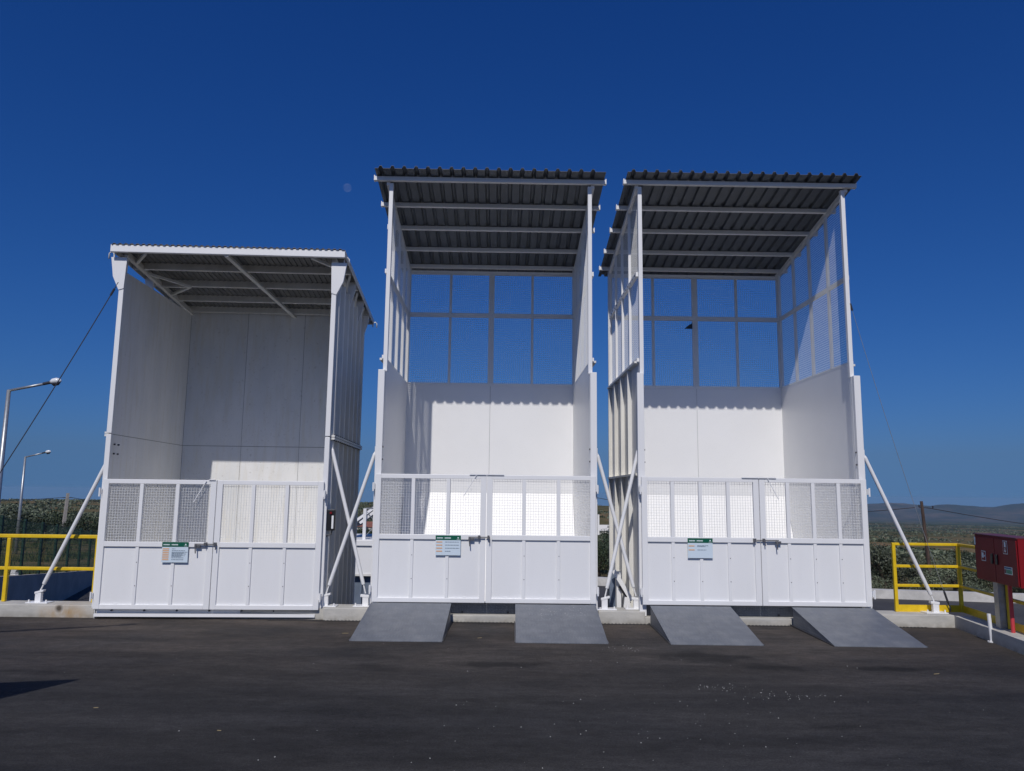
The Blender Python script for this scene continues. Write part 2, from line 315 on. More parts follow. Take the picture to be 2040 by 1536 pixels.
# lower yard and its outer kerb
KL = [(-22,41.0),(-10,38.4),(4.2,35.36),(15,32.1),(19.7,31.2),(34,29.4),(60,27)]
mb = MB()
for (xa,ya),(xb,yb) in zip(KL[:-1], KL[1:]): mb.quad([(xa,8,YARD+.02),(xb,8,YARD+.02),(xb,yb+.05,YARD+.02),(xa,ya+.05,YARD+.02)])
tag(mb.build('yard_asphalt', ASPH2), kind='structure')
mb = MB()
for (xa,ya),(xb,yb) in zip(KL[:-1], KL[1:]):
    mb.hexa([(xa,ya,YARD-.1),(xb,yb,YARD-.1),(xb,yb+.5,YARD-.1),(xa,ya+.5,YARD-.1),(xa,ya,YARD+.36),(xb,yb,YARD+.36),(xb,yb+.5,YARD+.36),(xa,ya+.5,YARD+.36)])
tag(mb.build('yard_kerb', mat('pale_kerb', (.62,.60,.56), .9, noise=.2, nscale=2)), kind='structure')

# terrain: one polar sheet to the horizon
def sstep(t): t = np.clip(t, 0, 1); return t*t*(3-2*t)
def fbm(x, y, o=4, seed=0):
    r = np.zeros_like(x, dtype=float); a = 1.; 
    for k in range(o):
        p = seed*1.7+k*2.3; f = 1.9**k
        r = r + a*(np.sin(x*f+p+1.3*np.sin(y*f*.7+p))*np.cos(y*f*1.1-p+1.1*np.sin(x*f*.6))); a *= .5
    return r/1.9
def height(x, y):
    x = np.asarray(x, float); y = np.asarray(y, float)
    d = np.sqrt(x*x+y*y)+1e-6; az = np.arctan2(x, np.maximum(y, 1e-3))
    ld = np.log(np.maximum(d, 30))
    kr = [(30,-2.62),(45,-3.1),(100,-6.8),(300,-14),(1000,-37),(3000,-88),(6000,-160),(9500,-172),(14000,-180)]
    kl = [(30,-2.62),(55,-3.2),(100,-6.0),(200,-10.0),(300,-11.5),(700,-8.6),(900,-11.5),(1500,-60),(14000,-300)]
    hr = np.interp(ld, [math.log(a) for a, _ in kr], [b for _, b in kr]); hl = np.interp(ld, [math.log(a) for a, _ in kl], [b for _, b in kl])
    t = sstep((az-.16)/.22)
    h = hl*(1-t)+hr*t
    h = h + fbm(x/90, y/90, 4, 3)*np.clip((d-60)/300, 0, 1)*1.3*(1-t*.3) + fbm(x/600, y/600, 3, 5)*np.clip((d-900)/3000, 0, 1)*6*t
    m = np.exp(-((d-8200)/900)**2)*t
    ridge = 112+26*fbm(az*17+1, az*3, 4, 1)+26*fbm(az*55, d/500, 5, 2)
    h = h + m*ridge*sstep((az-.25)/.15+.3)
    return h
rad = np.concatenate([[0], np.geomspace(22, 7000, 150), np.linspace(7060, 9600, 44), np.geomspace(9800, 14000, 8)])
az = np.linspace(R(-70), R(70), 281)
RR, AA = np.meshgrid(rad, az, indexing='ij'); X = RR*np.sin(AA); Y = RR*np.cos(AA); Z = height(X, Y); Z[0] = -2.7
nr, na = RR.shape; vv = np.stack([X, Y, Z], -1).reshape(-1, 3)
ff = [(i*na+j, i*na+j+1, (i+1)*na+j+1, (i+1)*na+j)[::-1] for i in range(nr-1) for j in range(na-1)]
me = bpy.data.meshes.new('terrain'); me.from_pydata(vv.tolist(), [], ff); me.materials.append(SOIL); me.polygons.foreach_set('use_smooth', [True]*len(ff))
o = bpy.data.objects.new('terrain', me); C.objects.link(o); tag(o, kind='structure')
# ground behind and beside the platform
mb = MB(); mb.quad([(-400,-400,-2.75),(400,-400,-2.75),(400,30,-2.75),(-400,30,-2.75)]); tag(mb.build('ground', SOIL), kind='structure')

# left: concrete wall with fence on its sloping top, grass bank behind
WS = -.3133
def wx(y): return -16.401+WS*(y-28.933)
def wt(y): return -.86-(y-21.8)*.0862
def wtb(y): return wt(min(y, 34.0))
mb = MB(); y0, y1 = 12.0, 36.0; T = .22
mb.hexa([(wx(y0)-T,y0,-2.7),(wx(y0),y0,-2.7),(wx(y1),y1,-2.7),(wx(y1)-T,y1,-2.7),(wx(y0)-T,y0,wt(y0)),(wx(y0),y0,wt(y0)),(wx(y1),y1,wt(y1)),(wx(y1)-T,y1,wt(y1))])
tag(mb.build('retaining_wall', mat('weathered_wall_concrete', (.42,.39,.35), .9, noise=.2, nscale=1.5)), 'long low concrete wall sloping down behind the left-hand yellow railing', 'wall')
mb = MB(); NY = 30; NX = 26
for i in range(NY):
    for j in range(NX):
        def P(i, j):
            y = 8+i*1.5; u = j/NX; x = wx(y)-T*.5-u*40; z = (wtb(y)-.06)*(1-u)+(-2.0)*u+.06*sin(x*1.3+y*.7)*min(1,u*4)
            return (x, y, z)
        mb.quad([P(i,j+1), P(i,j), P(i+1,j), P(i+1,j+1)])
tag(mb.build('grass_bank', DRYG), kind='structure')
fence = empty('panel_fence', (wx(20),20,wt(20)), 0, 'dark green mesh panel fence standing on the sloping concrete wall', 'fence')
inv = lambda p: (p[0]-fence.location.x, p[1]-fence.location.y, p[2]-fence.location.z)
ys = [13.5,15.5,17.5,19.6,21.8,23.9,25.8,27.6,29.4,31.2,33.0,34.8]
for y in ys:
    MB().bar(inv((wx(y)-.11,y,wt(y))), inv((wx(y)-.11,y,wt(y)+1.68)), .07).build('fence_post', GREENF, fence)
for ya, yb in zip(ys[:-1], ys[1:]):
    mb = MB()
    P0 = Vector(inv((wx(ya)-.11,ya,wt(ya)+.05))); P1 = Vector(inv((wx(yb)-.11,yb,wt(yb)+.05)))
    n = 36
    for k in range(1, n): q = P0.lerp(P1, k/n); mb.bar(q, q+Vector((0,0,1.58)), .0045)
    for k in range(9): mb.bar(P0+Vector((0,0,k*.195)), P1+Vector((0,0,k*.195)), .009)
    mb.build('wire_panel', GREENF, fence)

# ================================================================ BAYS
def zrange(a, b, n): return [a+(b-a)*i/n for i in range(n+1)]
PITCHW = .033
def wire_panel_xz(mb, x0, x1, y, z0, z1, topf=None, r=.0032):
    n = int((x1-x0)/PITCHW)
    for k in range(1, n):
        x = x0+(x1-x0)*k/n; zt = z1 if topf is None else topf(x); mb.bar((x,y,z0), (x,y,zt), r)
    n = int((z1-z0)/PITCHW)
    for k in range(1, n): z = z0+(z1-z0)*k/n; mb.bar((x0,y+r,z), (x1,y+r,z), r)
def wire_panel_yz(mb, x, y0, y1, z0, z1f, r=.0025):
    n = int((y1-y0)/PITCHW)
    for k in range(1, n): y = y0+(y1-y0)*k/n; mb.bar((x,y,z0), (x,y,z1f(y)), r)
    z = z0+PITCHW
    while z < max(z1f(y0), z1f(y1)):
        ye = y1
        if z > z1f(y1): ye = y0+(y1-y0)*(z1f(y0)-z)/(z1f(y0)-z1f(y1)+1e-9)
        if ye > y0+.02: mb.bar((x+r,y0,z), (x+r,ye,z), r)
        z += PITCHW

def corrugated(x0, x1, y0, y1, zf, pitch, top, base, h, ph=0):
    """sheet with raised ribs running front to back; zf(y) gives the underside height"""
    prof = []; x = x0; prof.append((x0, 0))
    c = x0+pitch*.5+ph
    while c+base/2 < x1:
        prof += [(c-base/2, 0), (c-top/2, h), (c+top/2, h), (c+base/2, 0)]; c += pitch
    prof.append((x1, 0)); mb = MB(); t = .004
    for (xa, za), (xb, zb) in zip(prof[:-1], prof[1:]):
        mb.hexa([(xa,y0,zf(y0)+za),(xb,y0,zf(y0)+zb),(xb,y1,zf(y1)+zb),(xa,y1,zf(y1)+za),(xa,y0,zf(y0)+za+t),(xb,y0,zf(y0)+zb+t),(xb,y1,zf(y1)+zb+t),(xa,y1,zf(y1)+za+t)])
    return mb

def gate_leaf(bay, x0, x1, nb, zb, zm, zt, yf, hinge_left, framed=True):
    """two-tier leaf: sheet below, welded mesh above. yf is the leaf's front plane"""
    leaf = bpy.data.objects.new('gate_leaf', None); C.objects.link(leaf); leaf.parent = bay
    SW, RW, MW, D = .072, .055, .062, .04
    f = MB(); y1 = yf+D
    f.box(x0, x0+SW, yf, y1, zb, zt); f.box(x1-SW, x1, yf, y1, zb, zt)
    f.box(x0+SW, x1-SW, yf, y1, zb, zb+RW); f.box(x0+SW, x1-SW, yf, y1, zt-RW, zt); f.box(x0+SW, x1-SW, yf-.002, y1, zm-MW/2, zm+MW/2)
    for k in range(1, nb):
        x = x0+SW/2+(x1-x0-SW)*k/nb; f.box(x-.021, x+.021, yf+.004, y1, zb+RW, zm-MW/2); f.box(x-.023, x+.023, yf+.002, y1, zm+MW/2, zt-RW)
    f.build('gate_frame', WHITEG, leaf, bevel=.004)
    sc = MB()
    for k in range(1, nb):
        x = x0+SW/2+(x1-x0-SW)*k/nb
        for zz in (zb+(zm-zb)*.36, zb+(zm-zb)*.72): sc.tube([(x+.006,yf+.004,zz),(x+.006,yf+.0,zz)], .0055, 6)
    build_each(sc, 'screw', DARKST, leaf)
    p = MB(); p.box(x0+SW-.005, x1-SW+.005, yf+.022, yf+.026, zb+RW-.005, zm-MW/2+.005)
    if framed:
        for k in range(nb):        # fixing tabs
            xc = x0+SW/2+(x1-x0-SW)*(k+.5)/nb; p.box(xc-.02, xc+.02, yf+.012, yf+.021, zb+RW, zb+RW+.014)
    p.build('sheet_panel', WHITEG, leaf)
    m = MB(); wire_panel_xz(m, x0+SW-.01, x1-SW+.01, yf+D+.004, zm+MW/2-.01, zt-RW+.01, r=.0034); m.build('wire_mesh', WIRE, leaf)
    hx = x0 if hinge_left else x1; s = -1 if hinge_left else 1
    for z in (zb+.16, zt-.16):
        h = MB(); h.box(hx+s*.002, hx+s*.034, yf-.022, yf+.02, z-.035, z+.035); h.tube([(hx+s*.02,yf-.03,z-.06),(hx+s*.02,yf-.03,z+.05)], .011, 8); h.build('hinge', WHITE, leaf)
    return leaf

def latch(bay, xc, z, yf, side):
    l = MB(); l.box(xc-.22, xc+.05, yf-.032, yf-.020, z-.008, z+.004) if side > 0 else l.box(xc-.06, xc+.22, yf-.032, yf-.020, z-.008, z+.004)
    hx = xc-.2*side
    l.tube([(hx,yf-.03,z),(hx-.005,yf-.04,z-.05),(hx,yf-.035,z-.115)], .007, 8); l.box(hx-.02, hx+.05, yf-.03, yf-.012, z-.04, z-.012)
    l.box(xc-.1, xc-.07, yf-.045, yf-.001, z-.02, z+.02); l.box(xc+.02, xc+.045, yf-.045, yf-.001, z-.02, z+.02)
    l.tube([(xc+.045,yf-.03,z),(xc+.045,yf-.04,z-.07)], .007, 8)
    return l.build('latch', mat('worn_latch_steel', (.14,.14,.15), .45, .4), bay)

def sign(bay, x0, x1, z0, z1, yf, rows, label, seed):
    rd = random.Random(seed)
    s = MB(); s.box(x0, x1, yf-.006, yf, z0, z1); sg = s.build('notice_sign', SWHITE, bay); tag(sg, label)
    W = x1-x0; hh = (z1-z0)*.23
    h = MB(); h.box(x0-.001, x1+.001, yf-.0085, yf-.004, z1-hh, z1+.001); h.build('header', SGREEN, sg)
    t = MB(); zc = z1-hh*.55
    for a, b in ((.05,.29),(.37,.62)):
        x = a
        while x < b-.01: ww = .018; t.box(x0+x*W, x0+(x+ww)*W, yf-.011, yf-.0088, zc-.006-rd.random()*.002, zc+.007); x += .024
    t.box(x0+.335*W, x0+.341*W, yf-.011, yf-.0088, zc-.01, zc+.01)
    t.box(x0+.84*W, x0+.96*W, yf-.011, yf-.0088, zc-.017, zc-.013)
    t.tube([(x0+.9*W,yf-.0088,zc+.003),(x0+.9*W,yf-.011,zc+.003)], .009, 8)
    t.build('header_lettering', SLET, sg)
    o = MB(); d = MB(); n = len(rows)
    zt = z1-hh-(z1-z0)*.1; dz = (z1-z0)*.62/max(n, 4)
    for i, (lines, wid) in enumerate(rows):
        z = zt-i*dz if n > 2 else z1-hh-(z1-z0)*(.16+.2*i)
        o.box(x0+.03*W, x0+.27*W, yf-.0085, yf-.0062, z-.0062, z+.0062)
        for q in range(lines):
            x = .38; zz = z-.0115*q+(.004 if lines > 1 else 0); end = .38+wid*(1 if q == 0 else .75)
            while x < end:
                ww = rd.uniform(.04,.12); ww = min(ww, end-x); d.box(x0+x*W, x0+(x+ww)*W, yf-.0085, yf-.0062, zz-.0028, zz+.0028); x += ww+.014
    o.build('code_blocks', SORANGE, sg); d.build('lettering', SDARK, sg)
    return sg

def brace(bay_or_none, top, foot, label):
    """tubular prop from a bay's post down to a bolted foot on the kerb"""
    t = empty('brace', (foot[0], foot[1], .15), 0, label, 'brace', 'tubular braces propping the bay posts')
    L = lambda p: Vector((p[0]-foot[0], p[1]-foot[1], p[2]-.15))
    a, b = L(top), L(foot); d = (b-a).normalized(); s = 1 if d.x > 0 else -1
    MB().tube([a+d*.02, a+d*.06, b-d*.16, b-d*.10, b-d*.085], [.012,.024,.024,.022,.011], 12).build('tube', WHITE, t, smooth=False)
    MB().tube([b-d*.10, b+d*.02], .009, 8).build('threaded_rod', WHITE, t)
    f = MB(); f.bar((s*.01,0,.008), (s*.01,0,.13), .075, .05); f.prism([(-.055,-.03,.10+.02*s),(.055,-.03,.10-.02*s+.03),(.055,-.03,.13-.02*s+.03),(-.055,-.03,.13+.02*s)] if s > 0 else [(-.055,-.03,.115),(.055,-.03,.145),(.055,-.03,.17),(-.055,-.03,.14)], (0,.06,0))
    f.box(-.14, .14, -.07, .09, .001, .013); f.build('foot_bracket', WHITE, t, bevel=.003)
    for x in (-.11, .11):
        bb = MB(); bb.tube([(x,-.04,.013),(x,-.04,.045)], .009, 8); bb.build('bolt', WHITE, t)
    MB().box(a.x-.012, a.x+.012, a.y-.02, a.y+.02, a.z-.03, a.z+.05).build('top_lug', WHITE, t)
    return t

def tall_bay(name, loc, yaw, w, d, nb, label, gate_label, srows, sx, mirror, seed):
    B = empty(name, loc, yaw, label, 'waste bay', 'open fronted waste loading bays')
    ZB, ZG, ZS, ZM, ZT = .24, 1.83, 3.386, 4.559, 5.80
    y0 = -.03
    rf = lambda y: 5.86-.172*(y+.07)             # underside of the roof sheet, local y
    # lining walls
    for nm, xi, s in (('side_wall', 0, -1), ('side_wall', w, 1)):
        m = MB(); m.box(xi, xi+s*.006, y0, d, -.7, ZS-.03)
        m.build(nm, WHITE, B)
        rb = MB()
        for k in range(5):
            y = .02+(d-.07)*k/4
            if k: rb.box(xi+s*.006, xi+s*.062, y, y+.045, -.7, ZG+.02); rb.box(xi+s*.006, xi+s*.062, y, y+.045, ZG+.05, ZS-.05)
        build_each(rb, 'wall_rib', CREAM, B)
        fl = MB()
        for z in (ZG+.021, ZS-.045): fl.box(xi+s*.004, xi+s*.068, .05, d+.06, z, z+.028)
        build_each(fl, 'flange', CREAM, B)
        # upper cage: frame bars + mesh
        fr = MB(); X0 = xi; X1 = xi+s*.036
        for k in range(1, 5):
            y = (d-.03)*k/4; fr.box(X0, X1, y-.022, y+.022, ZS, rf(y)-.06)
        fr.box(X0, X1, .031, d, ZS-.028, ZS+.02); fr.box(X0-s*.001, X1+s*.001, .031, d, ZM-.03, ZM+.03)
        fr.bar((xi+s*.022, y0, rf(y0)-.075), (xi+s*.022, d, rf(d)-.075), .045, .06)
        fr.build('cage_frame', WHITE, B)
        wm = MB(); wire_panel_yz(wm, xi-s*.004, 0, d, ZS, lambda y: rf(y)-.09); wm.build('wire_mesh', WIRE, B)
        bl = MB()
        for k in range(14): yb = .12+(d-.2)*k/13; bl.tube([(xi+s*.037,yb,ZM+.0),(xi+s*.044,yb,ZM+.0)], .011, 6)
        build_each(bl, 'bolt', DARKST, B)
    # back: sheet, seam, chute, cage
    bk = MB()
    bk.box(-.006, w*.5-.0025, d, d+.006, -.7, ZS-.03); bk.box(w*.5+.0025, w+.006, d, d+.006, -.7, ZS-.03); 
    bk.build('back_wall', WHITE, B); MB().box(w*.5-.03, w*.5+.03, d+.0065, d+.02, -.7, ZS-.03).build('seam_strip', SEAMG, B)
    ch = MB(); ch.hexa([(.004,d-.95,-.45),(w-.004,d-.95,-.45),(w-.004,d-.94,-.46),(.004,d-.94,-.46),(.004,d-.006,1.60),(w-.004,d-.006,1.60),(w-.004,d-.001,1.59),(.004,d-.001,1.59)])
    ch.build('chute_plate', WHITE, B); MB().box(.01, w-.01, .03, d-.951, -.47, -.45).build('floor_plate', WHITE, B)  # floor plate is out of sight, added to bounce light upward
    fr = MB()
    fr.box(0, w, d, d+.05, ZS-.028, ZS+.02); fr.box(0, w, d-.001, d+.051, ZM-.035, ZM+.035); fr.box(0, w, d, d+.05, rf(d)-.145, rf(d)-.09)
    fr.box(-.05, .012, d-.01, d+.055, ZS, rf(d)-.05); fr.box(w-.012, w+.05, d-.01, d+.055, ZS, rf(d)-.05)
    fr.box(w*.5-.045, w*.5+.045, d+.001, d+.052, ZS, rf(d)-.09)
    for k in (.25, .75): fr.box(w*k-.02, w*k+.02, d+.002, d+.048, ZS, rf(d)-.09)
    n = 9
    fr.build('cage_frame', WHITE, B)
    wm = MB(); wire_panel_xz(wm, 0, w, d-.006, ZS, rf(d)-.13, r=.0027); wm.build('wire_mesh', WIRE, B)
    # posts
    for xi, s in ((0, 1), (w, -1)):
        m = MB(); m.box(xi-s*.008, xi+s*.046, -.028, .03, 3.18, 5.78); m.build('upper_post', WHITEG, B, bevel=.004)
        m = MB(); m.box(xi-s*.058, xi+s*.028, -.095, -.03, .09, 3.19); m.box(xi-s*.03, xi+s*.03, -.03, .04, .1, 3.185); m.build('lower_post', WHITEG, B, bevel=.004)
        q = MB()
        for z in (2.18, 2.02): q.tube([(xi+s*.028,-.06,z),(xi+s*.04,-.06,z)], .012, 6)
        build_each(q, 'post_bolt', DARKST, B)
    # roof: purlins that run past the walls, trapezoidal sheet
    for i, y in enumerate((-.055, .60, 1.25, 1.92, 2.52)):
        p = MB(); z = rf(y)-.03; o1 = .20; o2 = .14 if mirror else .19
        p.box(-o1, w+o2, y-.028, y-.022, z-.03, z+.025); p.box(-o1, w+o2, y-.022, y+.03, z-.03, z-.024); p.box(-o1, w+o2, y-.022, y+.03, z+.019, z+.025)
        p.box(-o1-.012, -o1, y-.03, y+.035, z-.034, z+.04); p.box(w+o2, w+o2+.012, y-.03, y+.035, z-.034, z+.04)
        p.build('purlin', WHITE, B)
    rs = corrugated(-.18, w+(.15 if mirror else .175), -.25, d+.30, rf, .1585, .030, .062, .036)
    rs.build('roof_sheet', GREY, B)
    # gates
    yf = -.165; gm = w*.5+(.012 if not mirror else .06)
    gate_leaf(B, -.03, gm-.004, nb, ZB, 1.045, ZG, yf, True, not mirror); gate_leaf(B, gm+.004, w+.03, nb, ZB, 1.045, ZG, yf, False, not mirror)
    latch(B, gm, 1.05, yf, 1 if not mirror else -1)
    r = MB(); xr = gm-.30 if not mirror else gm+.06
    r.bar((gm-.22,yf-.01,ZG+.004), (gm+.22,yf-.01,ZG+.004), .012); r.tube([(gm-.13 if not mirror else gm+.11,yf-.012,ZG),(gm-.29 if not mirror else gm+.24,yf-.02,ZG-.27)], .0055, 6)
    build_each(r, 'top_bolt_rod', WHITE, B)
    sign(B, sx, sx+.315, .82, 1.065, yf-.004, srows, gate_label, seed)
    # sill plate under the gate
    m = MB(); m.box(.0, w, .005, .02, .086, .235); m.build('sill_plate', RAMP, B)
    for xx in (w*.40, w*.61):
        q = MB(); q.tube([(xx,.005,.105),(xx,-.012,.105)], .014, 6); q.build('sill_bolt', DARKST, B)
    return B

bayB = tall_bay('waste_bay', (-1.6975, 9.976, 0), .0149, 2.752, 2.555, 3, 'tall white waste bay standing in the middle, mesh cage over a white sheet lining', 'sign with a green header and four orange code blocks',
                [(1,.55),(1,.55),(1,.57),(1,.22)], .755, False, 3)
bayC = tall_bay('waste_bay', (1.6967, 10.0005, 0), .0143, 2.833, 2.585, 4, 'tall white waste bay nearest the red cabinet, dark scrap caught in its back mesh', 'sign with a green header and two orange code blocks',
                [(2,.44),(1,.36)], .545, True, 5)
# dark scrap hanging in the back mesh of the right-hand bay
mb = MB(); pts = [(2.885,4.372),(3.018,4.372),(3.019,4.50),(3.006,4.455),(2.975,4.447),(2.94,4.42)]
mb.prism([(x,12.565,z) for x, z in pts], (0,.012,0)); tag(mb.build('cloth_scrap', BLACK), 'small black torn scrap caught on the back mesh beside the thick upright', 'scrap')

# ---- low bay on the left
S = .975
def low_bay():
    w, d = 2.774, 2.469
    B = empty('waste_bay', (-5.169, 9.83, 0), .0461, 'low white waste bay on the left with fully sheeted stained walls under a shallow roof', 'waste bay', 'open fronted waste loading bays')
    ZB, ZM, ZG, ZS, ZW = .122, .915, 1.723, 2.301, 4.465
    SEAM = .004
    rzf = lambda y: 4.735-.088*(y+.1)
    for xi, s in ((0,-1), (w,1)):
        MB().box(xi+s*.0066, xi+s*.02, .04, d+.01, ZS-.012, ZS+.012).build('seam_strip', SEAMG, B)
        for (a, b) in ((-.7, ZS-SEAM), (ZS+SEAM, ZW)):
            m = MB()
            for k in range(3):
                ya, yb = d*k/3, d*(k+1)/3-.0025; m.box(xi, xi+s*.006, ya, yb, a, b)
            m.build('side_wall', STAIN, B); MB().box(xi+s*.0065, xi+s*.012, .03, d+.01, a, b).build('outer_skin', CREAM, B)
        rb = MB()
        for k in range(7):
            y = .14+(d-.20)*k/6
            for a, b in ((-.7, ZS-.03), (ZS+.035, ZW-.02)):
                rb.hexa([(xi+s*.012,y-.075,a),(xi+s*.06,y-.04,a),(xi+s*.06,y+.04,a),(xi+s*.012,y+.075,a),(xi+s*.012,y-.075,b),(xi+s*.06,y-.04,b),(xi+s*.06,y+.04,b),(xi+s*.012,y+.075,b)])
        build_each(rb, 'wall_rib', CREAM, B)
        fl = MB(); fl.box(xi+s*.0125, xi+s*.085, .04, d+.03, ZS-.03, ZS-.003); fl.box(xi+s*.0125, xi+s*.085, .04, d+.03, ZS+.004, ZS+.03); build_each(fl, 'flange', CREAM, B)
        bl = MB()
        for k in range(16): bl.tube([(xi+s*.072,.1+k*.15,ZS-.045),(xi+s*.072,.1+k*.15,ZS+.045)], .009, 6)
        build_each(bl, 'bolt', DARKST, B)
    bk = MB()
    for a, b in ((-.7, ZS-SEAM), (ZS+SEAM, ZW+.12)):
        for k in range(3): bk.box(w*k/3+.003, w*(k+1)/3-.003, d, d+.006, a, b)
    bk.build('back_wall', STAIN, B); MB().box(-.012, w+.012, d+.0065, d+.012, -.7, ZW+.1).build('seam_strip', SEAMG, B)
    for xi, s in ((0,1), (w,-1)):
        m = MB(); m.box(xi-s*.035, xi+s*.028, -.02, .035, ZS+.01, 4.40); m.box(xi-s*.035, xi+s*.028, -.022, .035, .13, ZS-.004); m.build('front_post', WHITEG, B, bevel=.004)
        # gusset bracket carrying the roof
        g = MB(); g.prism([(xi-s*.035,-.03,4.20),(xi+s*.03,-.03,4.22),(xi+s*.045,-.03,4.64),(xi-s*.16,-.03,4.64),(xi-s*.12,-.03,4.38)], (0,.05,0)); g.build('gusset', WHITEG, B)
        for y in ((.95,1.75,2.4) if xi else (.95,)):
            g = MB(); zt_ = rzf(y)+.0; g.prism([(xi-s*.0125,y,zt_-.5),(xi-s*.0125,y,zt_),(xi-s*.135,y,zt_),(xi-s*.12,y,zt_-.14)], (0,.03,0)); g.build('gusset', WHITE, B)
        q = MB()
        for z in (2.17, 2.05): q.tube([(xi+s*.02,.09,z),(xi+s*.04,.09,z)], .012, 6); q.tube([(xi+s*.02,.2,z),(xi+s*.04,.2,z)], .012, 6)
        build_each(q, 'post_bolt', DARKST, B)
    # roof
    ro = empty_part('roof', B)
    X0, X1 = -.135, w+.145; Y0, Y1 = -.12, d+.42
    rs = corrugated(X0+.01, X1, Y0-.02, Y1, lambda y: rzf(y)+.043, .0755, .030, .045, .014); rs.build('roof_sheet', GREYB, ro)
    f = MB(); f.box(X0, X1, Y0-.006, Y0, 4.690, 4.782); f.box(X0, X1, Y0, Y0+.04, 4.685, 4.69); f.build('fascia', WHITE, ro)
    fb = MB(); fb.box(X0, X1, Y1-.01, Y1, rzf(Y1)-.03, rzf(Y1)+.05); fb.bar((X1-.003,Y0+.01,rzf(Y0)+.01), (X1-.003,Y1-.02,rzf(Y1)+.01), .012, .075); fb.bar((X0+.003,Y0+.01,rzf(Y0)+.01), (X0+.003,Y1-.02,rzf(Y1)+.01), .012, .075); fb.build('edge_trim', CREAM, ro)
    for y in (.50, 1.15, 1.80, 2.35):
        p = MB(); z = rzf(y); p.box(X0+.02, X1-.02, y-.004, y+.002, z-.045, z+.05); p.box(X0+.02, X1-.02, y+.002, y+.05, z-.045, z-.039); p.build('purlin', CREAM, ro)
    m = MB(); m.bar((w*.49,Y0+.02,rzf(Y0)-.055), (w*.62,Y1-.05,rzf(Y1)-.055), .055, .035)
    m.bar((.02,0,rzf(0)-.03), (-.0,Y1-.05,rzf(Y1)-.03), .05, .07); m.bar((w-.02,0,rzf(0)-.03), (w,Y1-.05,rzf(Y1)-.03), .05, .07)
    for (a, b) in (((.03,.28,),(.30,-.08)), ((.0,.62),(.45,1.15)), ((.0,1.55),(.45,1.15)), ((w-.03,.28),(w-.3,-.08)), ((-.0,1.15),(.42,1.15))):
        m.bar((a[0],a[1],rzf(a[1])-.05), (b[0],b[1],rzf(b[1])-.05), .035)
    for (a, b) in (((w+.10,.6),(w-.03,.95)), ((w+.10,1.3),(w-.03,1.75)), ((w+.10,2.0),(w-.03,2.4))): m.bar((a[0],a[1],rzf(a[1])-.03), (b[0],b[1],rzf(b[1])-.2), .03)
    m.build('roof_frame', CREAM, ro)
    for x, y, s in ((-.24,.0,-1), (w+.12,.0,1), (w+.14,d+.36,1)):
        z = rzf(y)-.04; x = x if s > 0 else x+.10; hk = MB(); hk.tube([(x,y,z-.16 if s < 0 else z-.05),(x,y,z+.0),(x+s*.012,y,z+.025),(x+s*.04,y,z+.035),(x+s*.062,y,z+.015),(x+s*.066,y,z-.06)], .0095, 8); hk.build('lifting_hook', WHITE, ro, smooth=True)
    MB().box(.01, w-.01, .04, d-.01, -.12, -.10).build('floor_plate', STAIN, B)  # unseen floor, added to bounce sunlight onto the lining
    yf = -.075; gm = w*.5+.035
    gate_leaf(B, .004, gm-.004, 3, ZB, ZM, ZG, yf, True); gate_leaf(B, gm+.004, w-.004, 3, ZB, ZM, ZG, yf, False)
    latch(B, gm, ZM+.01, yf, 1)
    r = MB(); r.bar((gm-.1,yf-.01,ZG+.004), (gm-.02,yf-.01,ZG+.004), .01); r.tube([(gm-.13,yf-.012,ZG-.01),(gm-.27,yf-.02,ZG-.28)], .0055, 6); build_each(r, 'top_bolt_rod', WHITE, B)
    sign(B, .80, 1.122, .695, .945, yf-.004, [(1,.13),(1,.5),(2,.6),(2,.54),(2,.5),(1,.46),(1,.46)], 'sign with a green header and seven orange code blocks', 9)
    sl_ = MB(); sl_.box(.01, w-.05, .02, .03, .045, .12); sl_.box(.01, w-.05, -.045, .03, .028, .064); build_each(sl_, 'sill_plate', WHITE, B)
    bl = MB()
    for k in range(7): bl.tube([(.2+k*.4,.02,.098),(.2+k*.4,.0,.098)], .012, 6)
    build_each(bl, 'sill_bolt', DARKST, B)
    # control box on the outside of the right-hand wall
    cb = MB(); cb.box(w+.03, w+.135, .02, .10, 1.10, 1.365); c = cb.build('control_box', BLACK, B, bevel=.004)
    k = MB(); k.box(w+.098, w+.122, .012, .02, 1.125, 1.29); k.build('button_strip', WHITE, c)
    for z in (1.145,1.175,1.205,1.235,1.265): k = MB(); k.tube([(w+.083,.02,z),(w+.083,.0,z)], .010, 8); k.build('push_button', BLACK, c)
    k = MB(); k.tube([(w+.088,.02,1.325),(w+.088,-.01,1.325)], .015, 10); k.build('stop_button', RED, c)
    k = MB(); k.tube([(w+.10,.06,1.10),(w+.09,.05,1.05),(w+.05,.04,1.04),(w+.03,.05,1.02)], .008, 8); k.build('cable_tail', BLACK, c)
    return B
def empty_part(n, p):
    o = bpy.data.objects.new(n, None); C.objects.link(o); o.parent = p; return o
bayA = low_bay()
# control box seen edge-on beside the middle bay
mb = MB(); mb.box(2.80+.03, 2.80+.055, .06, .16, 1.08, 1.34); o = mb.build('control_box', [WHITE], bayB); mb = MB(); mb.box(2.80+.012, 2.80+.03, .055, .16, 1.2, 1.345); mb.build('control_box_face', BLACK, bayB)

